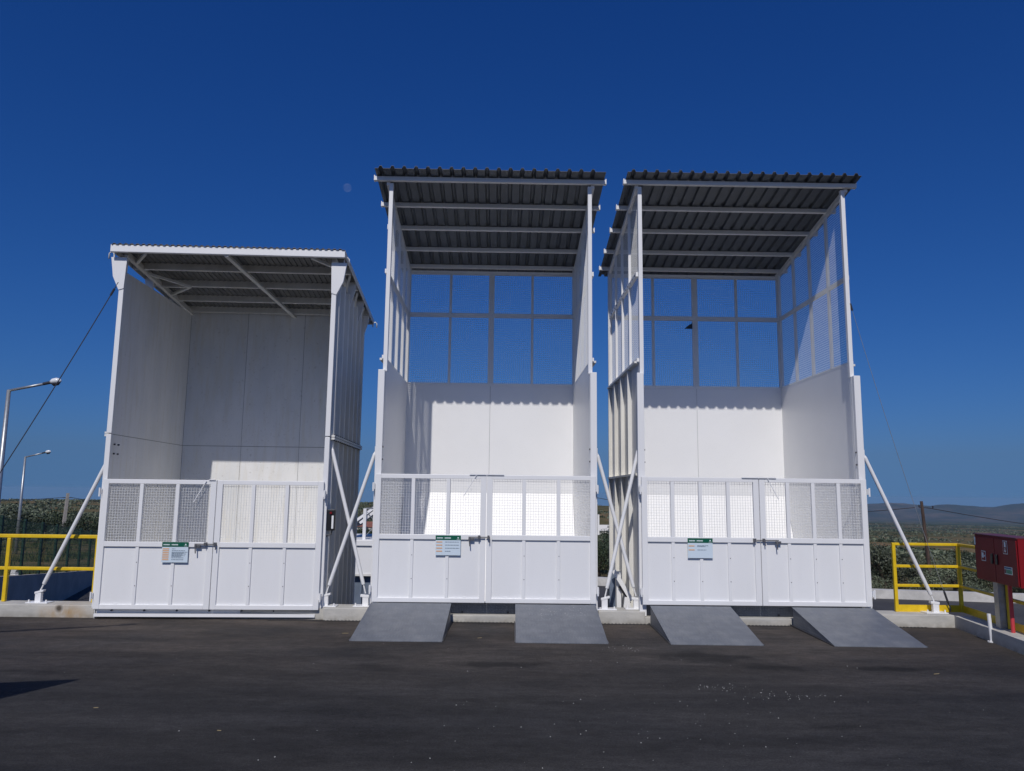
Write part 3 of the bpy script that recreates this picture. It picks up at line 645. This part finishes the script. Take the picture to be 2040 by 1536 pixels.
# ---- braces, guy cables
brace(None, (-5.215,9.97,2.02), (-5.99,10.03,.30), 'white tube brace left of the low bay, leaning over the yellow railing')
brace(None, (-2.364,10.05,2.19), (-1.85,10.06,.33), 'white tube brace falling to the right from the low bay, crossing behind its twin')
brace(None, (-1.769,10.02,2.14), (-2.335,10.02,.32), 'white tube brace falling to the left from the middle bay')
brace(None, (1.12,10.05,2.15), (1.62,10.10,.33), 'white tube brace falling to the right from the middle bay')
brace(None, (1.672,10.02,2.22), (1.22,10.02,.32), 'white tube brace falling to the left from the bay nearest the red cabinet')
brace(None, (4.61,10.03,2.17), (5.43,10.05,.29), 'white tube brace standing inside the right-hand yellow railing')
def guy(pts, label, rad=.0062, cm=CABLE):
    a, b = Vector(pts[0]), Vector(pts[1]); t = empty('guy_cable', b, 0, label, 'guy cable', 'guy cables of the bays')
    n = 14; P = [(a.lerp(b, k/n)-b)-Vector((0,0,1))*.10*4*(k/n)*(1-k/n) for k in range(n+1)]
    MB().tube(P, rad, 6).build('cable', cm, t)
    d = (P[-2]-P[-1]).normalized()
    MB().tube([d*.06, d*.10, d*.22, d*.26], [.006,.014,.014,.006], 8).build('turnbuckle', DARKST, t); MB().tube([(0,0,-.03),(0,0,.03),(d.x*.06,0,d.z*.06)], .008, 8).build('anchor_bolt', DARKST, t)
    e = (P[1]-P[0]).normalized(); MB().tube([P[0]+e*.1, P[0]+e*.2], .014, 8).build('cable_clamp', DARKST, t)
guy([(-5.21,9.80,4.30),(-7.55,9.98,.17)], 'thin steel guy cable running down left past the street lamps')
guy([(4.515,10.02,4.28),(5.66,10.1,.19)], 'thin steel guy cable running down to the right-hand kerb', .0035, GALV)

# ---- ramps
def ramp(x, label, first=[None]):
    if first[0] is None:
        t = empty('loading_ramp', (x, 9.80, 0), 0); W = 1.0; H = .235; L = 1.24
        m = MB(); m.hexa([(0,-L,.0),(W,-L,.0),(W,.0,H-.012),(0,.0,H-.012),(0,-L,.008),(W,-L,.008),(W,0,H),(0,0,H)]); m.build('deck', RAMP, t)
        for xx in (.003, W-.009):
            m = MB(); m.prism([(xx,-L+.04,.001),(xx,-.01,.001),(xx,-.01,H-.013),(xx,-L+.04,.0065)], (.006,0,0)); m.build('side_plate', RAMP, t)
        for xx in (-.012, W+.002):
            m = MB(); m.prism([(xx,-L-.0,.002),(xx,.08,.002),(xx,.08,.02),(xx,-L-.0,.012)], (.01,0,0)); m.build('ground_strip', CABLE, t)
        first[0] = t
    else: t = copy_tree(first[0]); t.location.x = x
    tag(t, label, 'ramp', 'steel tread plate ramps at the gates'); return t
ramp(-1.725, 'leftmost steel ramp, under the hinge side of the middle bay gate')
ramp(.072, 'steel ramp scattered with white crumbs, under the right leaf of the middle bay gate')
ramp(1.752, 'steel ramp under the left leaf of the gate nearest the red cabinet')
ramp(3.52, 'rightmost steel ramp, beside the end of the kerb')

# ---- railings
def rail_run(t, pts, zs, post_r, nm='rail'):
    for z in zs:
        for a, b in zip(pts[:-1], pts[1:]): MB().bar((a[0],a[1],z), (b[0],b[1],z), .034).build(nm, YEL, t, bevel=.006)
t = empty('yellow_railing', (-6.5,10.12,.15), 0, 'yellow two-bar railing on the kerb left of the low bay', 'railing', 'yellow railings on the kerb')
MB().bar((-8,0,.83), (1.15,0,.83), .046).build('top_rail', YEL, t, bevel=.008); MB().bar((-8,0,.42), (1.15,0,.42), .042).build('middle_rail', YEL, t, bevel=.008)
for x in (-6.2,-4.1,-2.05,0.0,1.15): MB().bar((x,0,0), (x,0,.83-.0235 if x < 1 else .853), .048).build('post', YEL, t, bevel=.008)
t = empty('yellow_railing', (4.99,10.14,.15), 0, 'yellow three-bar railing with a kick plate turning the corner behind the red cabinet', 'railing', 'yellow railings on the kerb')
P0 = (0,0); P1 = (.84,0); P2 = (.84-.145*2.4,-2.4)
for z in (.855,.575,.33):
    MB().bar((.02,0,z), (.84,0,z), .036).build('rail', YEL, t, bevel=.006); MB().bar((.84,-.02,z), (P2[0],P2[1],z), .036).build('rail', YEL, t, bevel=.006)
MB().box(.02, .82, -.004, .004, .0, .088).build('kick_plate', YEL, t); MB().bar((.845,-.03,.045), (P2[0],P2[1],.045), .008, .09).build('kick_plate', YEL, t)
for p in ((0,0),(.84,0),(.84-.145*1.25,-1.25)): MB().bar((p[0],p[1],0), (p[0],p[1],.872), .042, .042).build('post', YEL, t, bevel=.006)

# ---- fire hose cabinet
t = empty('fire_cabinet', (5.52,8.92,0), -.145+0, 'red fire hose cabinet with two doors on a galvanised leg', 'fire cabinet')
# local x across (towards +x = behind), local y along its face; face plane at x=0, runs y -.55 .. .45
m = MB(); m.box(0, .24, -.60, .42, .66, 1.18); m.build('cabinet_body', RED, t, bevel=.006)
for a, b, hs in ((-.082,.40,-1), (-.585,-.09,1)):
    d_ = MB(); d_.box(-.014, -.0015, a, b, .675, 1.16); dd = d_.build('door', RED, t, bevel=.003)
    hy = a+.05 if hs < 0 else b-.05
    MB().box(-.03, -.0145, hy-.022, hy+.022, .87, .98).build('door_handle', BLACK, dd, bevel=.004)
MB().box(-.02, .245, -.605, .425, 1.1805, 1.19).build('top_lip', mat('dull_red_metal', (.12,.03,.04), .5), t)
def plaque(y0, y1, z0, z1, nm, lab):
    p = MB(); p.box(-.0165, -.0148, y0, y1, z0, z1); pl = p.build(nm, SLET, t); tag(pl, lab)
    return pl
p = plaque(.13,.235,.885,1.0, 'hose_symbol', 'white-bordered red hose reel symbol'); MB().box(-.0178,-.0167,.138,.227,.893,.992).build('red_field', RED, p)
k = MB(); k.box(-.019,-.0179,.175,.22,.92,.98); k.tube([(-.0179,.155,.945),(-.019,.155,.945)], .012, 10); k.build('symbol', SLET, p)
p = plaque(-.40,-.30,1.0,1.145, 'hydrant_symbol', 'white-bordered red symbol with a down arrow'); MB().box(-.0178,-.0167,-.393,-.307,1.007,1.138).build('red_field', RED, p)
k = MB(); k.box(-.019,-.0179,-.37,-.335,1.075,1.13); k.box(-.019,-.0179,-.356,-.344,1.035,1.066); k.prism([(-.0179,-.372,1.04),(-.0179,-.328,1.04),(-.0179,-.35,1.015)], (-.0011,0,0)); k.build('symbol', SLET, p)
p = plaque(-.47,-.30,.785,.865, 'instruction_label', 'white label with a blue strip and green pictograms'); MB().box(-.0178,-.0167,-.465,-.305,.842,.86).build('blue_strip', mat('label_blue', (.02,.12,.25), .5), p)
k = MB()
for i in range(4): k.box(-.0178,-.0167,-.462+i*.032,-.436+i*.032,.793,.836)
k.build('pictograms', mat('label_green', (.03,.28,.12), .5), p)
k = MB(); k.box(-.0178,-.0167,-.332,-.306,.793,.836); k.build('red_pictogram', RED, p)
p = plaque(.37,.40,1.06,1.15, 'side_sticker', 'pale sticker at the far top corner')
leg = MB(); leg.box(.04, .16, .02, .03, .02, .66); leg.box(.04, .05, .03, .13, .02, .66); leg.box(.15, .16, .03, .13, .02, .66); leg.build('leg', GALV, t)
MB().box(.02, .18, -.0, .15, .0, .012).build('base_plate', GALV, t)
pipe = MB(); pipe.tube([(.06,-.22,.03),(.06,-.22,.68)], .021, 12); pp = pipe.build('supply_pipe', REDB, t, smooth=False); 
q = MB(); q.tube([(.06,-.22,.0),(.06,-.22,.012),(.06,-.22,.013),(.06,-.22,.05)], [.06,.06,.032,.032], 12); q.build('pipe_flange', mat('brass_dirty', (.22,.18,.10), .6, .4), pp)
mb = MB(); mb.tube([(0,0,0),(-.015,.0,.31)], .020, 12); mb.tube([(0,0,0),(0,0,.012)], .045, 12); o = mb.build('bollard_pipe', WHITE, loc=(5.45,8.93,0)); tag(o, 'short white pipe stub sticking out of the asphalt beside the red cabinet leg', 'pipe')

# ---- structures behind the kerb
t = empty('open_container', (-6.33,21.6,YARD), 0, 'white open topped container behind the low bay with a raised tilted lid', 'container')
t.scale = (1.375,)*3; H0 = 2.02; H1 = 1.348
MB().box(0, 4.2, 0, 2.2, H1, H0-.12).build('upper_body', WHITE, t); MB().box(-.03, 4.23, -.04, 2.24, H0-.119, H0).build('rim', WHITE, t, bevel=.01)
MB().box(0, 4.2, .12, 2.1, .05, H1-.045).build('lower_body', BLUESHADE, t); MB().box(-.01, 4.21, -.02, .1, H1-.04, H1-.002).build('bottom_rail', CREAM, t)  # lower body and its ribs carry their blue shade as colour
k = MB()
for i in range(17): k.box(.1+i*.25, .13+i*.25, .06, .118, .05, H1-.06)
k.build('ribs', BLUESHADE, t)
lid = MB(); lid.hexa([(1.2,.6,H0+.20),(1.2,2.0,H0+.20),(2.75,2.0,H0+1.38),(2.75,.6,H0+1.38),(1.17,.6,H0+.26),(1.17,2.0,H0+.26),(2.72,2.0,H0+1.44),(2.72,.6,H0+1.44)]); lid.build('lid', PANELU, t)
k = MB(); k.bar((.8,.56,H0-.06), (1.75,.56,H0+.64), .05); k.bar((1.5,.30,H0+.32), (1.92,.30,H0+.66), .05); k.build('lid_arm', WHITE, t)
MB().bar((1.615,.2,H0), (1.615,.2,H0+.62), .06).build('prop_post', WHITE, t)
k = MB(); k.bar((1.65,.25,H0+.55), (2.1,.25,H0+.0), .014); k.bar((1.65,.25,H0+.08), (2.1,.25,H0+.62), .014); k.bar((1.62,.25,H0+.62), (2.3,.25,H0+.63), .03); k.build('cross_brace', GALV, t)
# steel tipping frame beside the right-hand bay
t = empty('tipping_frame', (1.40,10.42,-.2), 0, 'white tipping frame with a slanted beam behind the kerb between the two tall bays', 'tipping frame')
MB().box(-.06, .02, .1, .3, -2.3, .74).build('shaded_post', BLUESHADE, t); MB().box(.025, .085, .04, .12, -2.3, .78).build('post', WHITE, t)  # first post is a bluish column of shade, put in as colour
k = MB(); k.bar((-.02,-.03,.80), (.215,-.03,.42), .04, .055); k.bar((.02,.05,.70), (.20,.05,.40), .03, .03); build_each(k, 'slanted_beam', WHITE, t)
k = MB(); k.tube([(.06,.0,.60),(.13,.0,.49)], .02, 10); k.tube([(.13,.0,.49),(.20,.0,.38)], .012, 10); k.build('cylinder', DARKST, t)
k = MB(); k.prism([(.10,-.06,.30),(.20,-.06,.30),(.18,-.06,.46),(.12,-.06,.46)], (0,.04,0)); k.build('bracket', WHITE, t)
# ================================================================ FAR THINGS
def street_lamp(x, y, zb, zt, L, r, label, first=None):
    t = empty('street_lamp', (x,y,zb), 0, label, 'street lamp', 'street lamps beyond the wall'); H = zt-zb
    MB().tube([(0,0,0),(0,0,H*.5),(0,0,H)], [r*1.25,r,r*.7], 12).build('pole', GALV, t, smooth=True)
    MB().tube([(0,0,H-.02),(L,0,H+.22)], r*.5, 8).build('arm', GALV, t, smooth=True)
    s = L/1.5; hd = empty_part('lamp_head', t); hd.location = (L,0,H+.22); hd.rotation_euler = (0,-.16,0); hd.scale = (s,s,s)
    MB().tube([(-.12,0,0),(-.1,0,0),(.2,0,.02)], [.05,.062,.065], 10).build('housing', DARKST, hd)
    m = MB(); m.tube([(.2,0,.03),(.3,0,.05),(.45,0,.05),(.58,0,.03),(.64,0,.0)], [.075,.12,.13,.09,.02], 12); m.build('cover', LENS, hd, smooth=True)
    m = MB(); m.tube([(.24,0,-.03),(.32,0,-.06),(.48,0,-.05),(.6,0,-.01)], [.04,.10,.10,.03], 12); m.build('lens', DARKST, hd, smooth=True)
    return t
street_lamp(-15.93, 24.0, -2.6, 4.66, 1.15, .085, 'near grey street lamp at the left edge with a bright lamp head')
street_lamp(-26.6, 42.0, -2.4, 3.28, .97, .075, 'far grey street lamp, smaller, standing past the green fence')
# posts and power lines
def h1(x, y): return float(height(x, y))
t = empty('utility_pole', (24.4,45.3,h1(24.4,45.3)), 0, 'leaning weathered wooden utility pole behind the right-hand railing', 'utility pole'); zt = 1.42-t.location.z
MB().tube([(0,0,0),(-.3,0,zt)], [.12,.08], 10).build('pole', WOOD, t); k = MB(); k.bar((-.45,0,zt-.35),(.35,0,zt-.42), .05); k.tube([(-.45,0,zt-.33),(-.45,0,zt-.2)], .04, 8); k.tube([(.35,0,zt-.4),(.35,0,zt-.27)], .04, 8); k.build('crossarm', DARKST, t)
t2 = empty('utility_pole', (-35.0,60.0,h1(-35,60)), 0, 'pale square concrete utility pole standing among the trees on the left', 'utility pole'); zt2 = 1.22-t2.location.z
MB().tube([(.35,0,0),(.6,0,zt2)], [.19,.13], 4).build('pole', CPOLE, t2); MB().bar((.2,0,zt2-.35),(1.0,0,zt2-.35), .05).build('crossarm', DARKST, t2)
def line(a, b, sag, label):
    a, b = Vector(a), Vector(b); n = 20; P = [a.lerp(b, k/n)-Vector((0,0,sag*4*(k/n)*(1-k/n))) for k in range(n+1)]
    o = MB().tube(P, .02, 4).build('power_line', CABLE); tag(o, label, 'power line', 'overhead power lines')
line((-34.6,60,.9), (-80,95,2.2), 1.0, 'thin power line running left from the pale concrete pole'); line((-34.2,60,.9), (-20,85,-1.2), .6, 'thin power line running right from the pale concrete pole')
line((23.7,45.3,1.05), (2,60,2.4), 1.2, 'thin power line running left from the leaning wooden pole'); line((24.4,45.3,1.05), (75,60,-.2), 1.6, 'thin power line running right from the leaning wooden pole')
# far houses
def house(x, y, w, d, h, rz, label, red=True):
    t = empty('house', (x,y,h1(x,y)-.1), rz, label, 'house', 'scattered houses on the hillside')
    MB().box(-w/2, w/2, -d/2, d/2, 0, h).build('wall', HWALL, t)
    r = MB(); r.prism([(-w/2-.2,-d/2-.25,h+.01),(-w/2-.2,d/2+.25,h+.01),(-w/2-.2,0,h+d*.26)], (w+.4,0,0)); r.build('roof', TILE if red else HWALL, t)
    for k in (-.3, .3): 
        q = MB(); q.box(w*k-.5, w*k+.5, -d/2-.03, -d/2-.005, h*.35, h*.75); q.build('window', GLASSD, t)
    MB().box(-.45, .45, -d/2-.03, -d/2-.005, 0.1, h*.72).build('door', GLASSD, t)
for a in ((-40,190,9,6,2.8,.2,'red roofed house low between the low bay and the container lid',True), (-37,197,7,5,2.6,-.3,'second red roofed house just behind the container lid',True),
          (24.5,190,8,5,2.8,.1,'white house on the hillside between the two tall bays',False), (27.6,160,5,4,1.6,.4,'small white shed lower on the slope between the two tall bays',False),
          (-122,222,3.2,3,1.9,.3,'house with an orange roof among the trees at far left',True)): house(*a)
# ---- vegetation
def crown_mesh(nclump, R_, Hc, leaf, seed, zbase):
    r = np.random.RandomState(seed); V = []; F = []
    lob = [(r.uniform(-.55,.55)*R_, r.uniform(-.55,.55)*R_, zbase+Hc*r.uniform(.25,.78), R_*r.uniform(.38,.62)) for _ in range(9)]
    for i in range(nclump):
        lx, ly, lz, lr = lob[r.randint(len(lob))]; d = r.normal(size=3); d /= np.linalg.norm(d); q = lr*r.uniform(.55,1.08)**.6
        c = np.array([lx, ly, lz])+d*q*np.array([1,1,.85]); c[2] = max(c[2], zbase*.4)
        nrm = d+r.normal(size=3)*.6; nrm /= np.linalg.norm(nrm); a = np.cross(nrm, r.normal(size=3)); a /= np.linalg.norm(a); b = np.cross(nrm, a)
        s = leaf*r.uniform(.6,1.4); k = len(V)
        V += [tuple(c-a*s), tuple(c+b*s*.5), tuple(c+a*s), tuple(c-b*s*.5)]; F.append((k,k+1,k+2,k+3))
    return V, F
def tree_proto(kind, n, R_, Hc, leaf, seed, leafmat, trunk_h, tr):
    t = bpy.data.objects.new(kind, None); C.objects.link(t)
    V, F = crown_mesh(n, R_, Hc, leaf, seed, trunk_h*.75); me = bpy.data.meshes.new('crown'); me.from_pydata(V, [], F); me.materials.append(leafmat)
    o = bpy.data.objects.new('crown', me); C.objects.link(o); o.parent = t
    r = random.Random(seed); m = MB(); m.tube([(0,0,-.3),(.05,0,trunk_h*.5),(.0,.06,trunk_h)], [tr*1.3,tr,tr*.8], 8)
    for k in range(5):
        a = r.uniform(0,6.28); m.tube([(0,0,trunk_h*.85),(cos(a)*R_*.3,sin(a)*R_*.3,trunk_h+Hc*.3),(cos(a)*R_*.55,sin(a)*R_*.55,trunk_h+Hc*.55)], [tr*.7,tr*.4,tr*.12], 6)
    m.build('trunk', BARK, t); return t
protos = {
 'olive_tree': [tree_proto('olive_tree', 4200, 1.5, 2.3, .06, s, LEAFS[0], .8, .11) for s in (1,2)],
 'holm_oak': [tree_proto('holm_oak', 3600, 1.7, 2.4, .07, s, LEAFS[1], .9, .13) for s in (3,4)],
 'shrub': [tree_proto('shrub', 1500, 1.0, 1.1, .06, s, LEAFS[2], .25, .05) for s in (5,)],
 'rusty_tree': [tree_proto('rusty_tree', 1500, 1.4, 2.0, .09, 8, LEAFS[3], .7, .1)]}
used = set(); ntree = 0
def plant(kind, x, y, s, label, group, z=None):
    global ntree
    p = protos[kind][ntree % len(protos[kind])]
    if p.name in used: t = copy_tree(p)
    else: t = p; used.add(p.name)
    t.location = (x, y, h1(x, y)-.05 if z is None else z); t.rotation_euler = (0,0,random.uniform(0,6.28)); t.scale = (s*random.uniform(.9,1.12), s*random.uniform(.9,1.12), s*random.uniform(.85,1.15))
    tag(t, label, {'olive_tree':'olive tree','holm_oak':'oak tree','shrub':'shrub','rusty_tree':'tree'}[kind], group); ntree += 1
def bank_z(x, y):
    u = (wx(y)-T*.5-x)/40
    return (wtb(y)-.06)*(1-u)+(-2.0)*u-.05
rr = random.Random(21)
# right: olives right behind the yard kerb, then the grove
for i, (x, y, s) in enumerate([(15.6,33.8,.62),(17.0,35.5,.95),(18.6,34.2,.72),(20.4,35.6,.85),(21.7,33.4,.62),(23.0,35.0,.9),(24.8,33.8,.75),(26.6,35.5,.95),(19.6,33.0,.5),(28.4,34.5,.8)]):
    plant('olive_tree', x, y, s, 'grey green olive bush growing right behind the pale yard kerb at the right', 'olive bushes behind the yard kerb')
def wedge(n, u0, u1, d0, d1, kinds, s0, s1, label, group, minsep=.8):
    pts = []; tries = 0
    while len(pts) < n and tries < n*60:
        tries += 1; u = rr.uniform(u0, u1); k = (u-1020)/1521.7; y = d0*(d1/d0)**(rr.random()**.8); x = k*y*1.0
        sc = rr.uniform(s0, s1)
        if all((x-a)**2+(y-b)**2 > ((sc+c)*1.15*minsep)**2 for a, b, c in pts): pts.append((x, y, sc))
    for x, y, s in pts: plant(rr.choice(kinds), x, y, s, label, group)
wedge(112, 1700, 2070, 38, 175, ['olive_tree','shrub','olive_tree','shrub','holm_oak'], .45, .85, 'green tree in the scrub slope beyond the right-hand railing', 'trees on the scrub slope at right', 1.0)
wedge(30, 1180, 1235, 38, 130, ['holm_oak','olive_tree'], .6, 1.0, 'dark tree seen in the gap between the two tall bays', 'trees in the gap between the tall bays', .8)
wedge(14, 690, 760, 60, 190, ['holm_oak','olive_tree'], .6, .9, 'dark tree seen in the gap beside the container', 'trees in the gap beside the container', .8)
wedge(46, -40, 215, 66, 220, ['holm_oak','olive_tree','holm_oak'], 1.0, 1.5, 'dark tree in the wood behind the green fence at left', 'trees behind the green fence', .75)
for (u, y, s, kd) in [(20,50,1.35,'holm_oak'),(60,55,1.3,'holm_oak'),(95,47,.95,'olive_tree'),(118,45,1.15,'olive_tree'),(150,52,1.1,'holm_oak'),(178,50,1.25,'holm_oak'),(192,46,.95,'rusty_tree'),(205,58,1.2,'rusty_tree'),(-15,46,1.3,'holm_oak'),(38,44,.9,'olive_tree'),(137,41,.8,'shrub'),(165,42,.9,'shrub'),(80,62,1.3,'olive_tree')]:
    y = y+8 if y < 52 else y+3; x = (u-1020)/1521.7*y
    plant(kd, x, y, s*.92, {'holm_oak':'dark green tree just beyond the grass bank behind the fence','olive_tree':'grey green olive tree just beyond the grass bank','rusty_tree':'rusty brown tree beside the low bay','shrub':'low dry shrub on the far edge of the grass bank'}[kd], 'trees by the grass bank')
for p in sum(protos.values(), []):
    if p.name not in used:
        for ch in list(p.children): bpy.data.objects.remove(ch)
        bpy.data.objects.remove(p)
# everything farther: a grove that reads as one mass
V = []; F = []; MI = []
r = np.random.RandomState(4)
def clump(x, y, s, mi, nleaf=11):
    z = h1s[(x, y)] if False else float(height(x, y))
    for _ in range(nleaf):
        d = r.normal(size=3); d /= np.linalg.norm(d); d[2] = abs(d[2])*.75; c = np.array([x, y, z+s*.25])+d*s*r.uniform(.6,1); 
        nrm = d+r.normal(size=3)*.4; nrm /= np.linalg.norm(nrm); a = np.cross(nrm, r.normal(size=3)); a /= np.linalg.norm(a); b = np.cross(nrm, a); q = s*r.uniform(.22,.42); k = len(V)
        V.extend([tuple(c-a*q), tuple(c-b*q), tuple(c+a*q), tuple(c+b*q)]); F.append((k,k+1,k+2,k+3)); MI.append(mi)
for (n, u0, u1, d0, d1) in ((6500,1690,2080,150,2600),(500,1175,1245,120,800),(1300,660,770,170,800),(3200,-60,225,190,850)):
    for _ in range(n):
        u = r.uniform(u0, u1); y = d0*(d1/d0)**(r.rand()**.75); x = (u-1020)/1521.7*y
        dens = fbm(np.array([x/24+3]), np.array([y/55]), 3, 9)[0]
        if dens < (.20 if y < 700 else .0) - (.28 if x < 0 else 0) + r.uniform(-.12,.12): continue
        clump(x, y, r.uniform(.6,1.15)*(1+y/1100), 0 if r.rand() < .6 else 1, 16 if y < 400 else 9)
me = bpy.data.meshes.new('far_grove'); me.from_pydata(V, [], F); me.materials.append(LEAFS[0]); me.materials.append(LEAFS[1]); me.polygons.foreach_set('material_index', MI)
o = bpy.data.objects.new('far_grove', me); C.objects.link(o); tag(o, 'olive grove and scrub covering the far slopes', 'grove', kind='stuff')
# grass tufts on the bank
V = []; F = []
for _ in range(14000):
    y = r.uniform(18,52); u = r.rand(); x = wx(y)-T*.5-.1-u*26; z = bank_z(x, y)+.04
    if fbm(np.array([x/2.2]), np.array([y/2.2]), 3, 2)[0] < .0: continue
    for _ in range(2):
        a = r.uniform(0,6.28); h = r.uniform(.12,.38); k = len(V); dx, dy = cos(a)*.05, sin(a)*.05
        V.extend([(x-dx,y-dy,z-.03),(x+dx,y+dy,z-.03),(x+dx*2+r.normal()*.05,y+dy*2,z+h)]); F.append((k,k+1,k+2))
me = bpy.data.meshes.new('grass'); me.from_pydata(V, [], F); me.materials.append(mat('grass_blades', (.13,.115,.045), .9, noise=.5, nscale=.5, col2=(.05,.07,.02))); o = bpy.data.objects.new('grass', me); C.objects.link(o); tag(o, 'dry and green tufts of grass on the bank behind the fence', 'grass', kind='stuff')
# white bag snagged on the bank
x, y = (57-1020)/1521.7*27, 27.0; mb = MB(); z = bank_z(x, y)
mb.prism([(x-.13,y,z+.02),(x-.11,y,z+.27),(x+.13,y,z+.29),(x+.03,y,z+.16),(x+.06,y,z-.01)], (.05,.1,.0)); tag(mb.build('plastic_sheet', WHITE), 'crumpled white plastic sheet on the grass behind the green fence', 'plastic sheet')
# crumbs of litter on the asphalt
mb = MB(); rc = random.Random(5)
def crumb(x, y, s, z=0.0):
    a = rc.uniform(0,3.1); dx, dy = cos(a)*s, sin(a)*s*.8; k = len(mb.v)
    mb.v += [(x-dx,y-dy,z),(x+dy,y-dx,z),(x+dx*.8,y+dy,z),(x-dy*.7,y+dx*.9,z),(x,y,z+s*.8)]
    mb.f += [(k,k+1,k+4),(k+1,k+2,k+4),(k+2,k+3,k+4),(k+3,k,k+4)]; mb.m += [0]*4
for (cx, cy, sx, sy, n) in ((1.78,6.72,.16,.05,34),(2.06,6.62,.2,.05,14),(2.2,6.45,.12,.06,24),(2.56,6.5,.16,.04,20),(1.6,6.2,.5,.25,26),(1.1,5.3,.9,.5,60),(1.3,4.4,1.2,.7,40),(-.6,5.2,1.2,.9,26),(1.25,8.35,.14,.1,30),(0,6.8,3.5,1.6,60)):
    for _ in range(n): crumb(rc.gauss(cx,sx), rc.gauss(cy,sy), rc.choice((.0015,.002,.003,.004,.006)))
for _ in range(70):
    y = rc.gauss(-.33,.12); y = max(-1.2, min(-.02, y)); crumb(.072+rc.uniform(.25,.85), 9.80+y, rc.choice((.003,.005,.007)), .236+.1895*y+.001)
tag(mb.build('foam_crumbs', FOAM), 'white crumbs of litter scattered over the asphalt and one ramp', 'litter', kind='stuff')
mb = MB()
for (x, y, a, l) in ((-3.05,5.9,.1,.055),(-1.95,5.4,-.3,.05),(-1.0,4.4,.2,.04),(-1.9,9.0,.0,.12),(3.9,7.3,.3,.1),(-.35,8.8,.4,.08)): mb.bar((x,y,.004), (x+cos(a)*l*.6,y+sin(a)*l*.6,.005), .0035)
tag(mb.build('straw_bits', STRAW), 'a few straw stalks lying on the asphalt', 'straw', kind='stuff')
# unseen stand-ins added beyond the left edge to cast shadows on the asphalt
t = empty('shadow_caster', (-4.0,3.92,0), 0, 'added flat roof on posts, unseen beyond the left edge, shaped to throw a pointed shadow', 'shadow caster')
ca = Vector((-.97,-.25,0))*3; cb_ = Vector((-.40,-.92,0))*3
MB().prism([Vector((0,0,2.80)), ca+Vector((0,0,2.80)), ca+cb_+Vector((0,0,2.80)), cb_+Vector((0,0,2.80))], (0,0,.07)).build('roof', WHITE, t)
for f1, f2 in ((.12,.08),(.9,.08),(.9,.9),(.12,.9)): p = ca*f1+cb_*f2; MB().tube([(p.x,p.y,0),(p.x,p.y,2.795)], .04, 10).build('post', GALV, t)
t = street_lamp(-7.85, 2.6, 0, 5.68, 2.5, .06, 'added street lamp, unseen beyond the left edge, its arm throwing a thin shadow'); t.rotation_euler.z = .35
for ch in t.children:
    if ch.name.startswith('lamp_head'): ch.scale = (.5,.35,.35)
# air
haze = bpy.data.materials.new('haze'); haze.use_nodes = True; ht = haze.node_tree; ht.nodes.clear(); ho = ht.nodes.new('ShaderNodeOutputMaterial'); pv = ht.nodes.new('ShaderNodeVolumePrincipled')
pv.inputs['Color'].default_value = (.40,.64,.90,1); pv.inputs['Density'].default_value = HAZE; ht.links.new(pv.outputs[0], ho.inputs['Volume'])
o = MB().box(-16000, 16000, -3000, 15000, -420, 14).build('haze', haze); tag(o, kind='stuff')
# moon
md = Vector((-.2185,.9543,.3937)).normalized()
me = bpy.data.meshes.new('moon'); import bmesh
bm = bmesh.new(); bmesh.ops.create_uvsphere(bm, u_segments=32, v_segments=16, radius=85); bm.to_mesh(me); bm.free(); me.polygons.foreach_set('use_smooth', [True]*len(me.polygons))
mm = bpy.data.materials.new('pale_day_moon'); mm.use_nodes = True; tt = mm.node_tree; b = tt.nodes['Principled BSDF']; b.inputs['Base Color'].default_value = (.9,.9,.9,1); b.inputs['Roughness'].default_value = 1
tr = tt.nodes.new('ShaderNodeBsdfTransparent'); mx = tt.nodes.new('ShaderNodeMixShader'); mx.inputs[0].default_value = .035
tt.links.new(tr.outputs[0], mx.inputs[1]); tt.links.new(b.outputs[0], mx.inputs[2]); tt.links.new(mx.outputs[0], tt.nodes['Material Output'].inputs[0]); me.materials.append(mm)
o = bpy.data.objects.new('moon', me); C.objects.link(o); o.location = Vector((0,0,1.6))+md*16000; tag(o, 'faint pale moon in the blue sky between the low bay and the middle bay', 'moon')
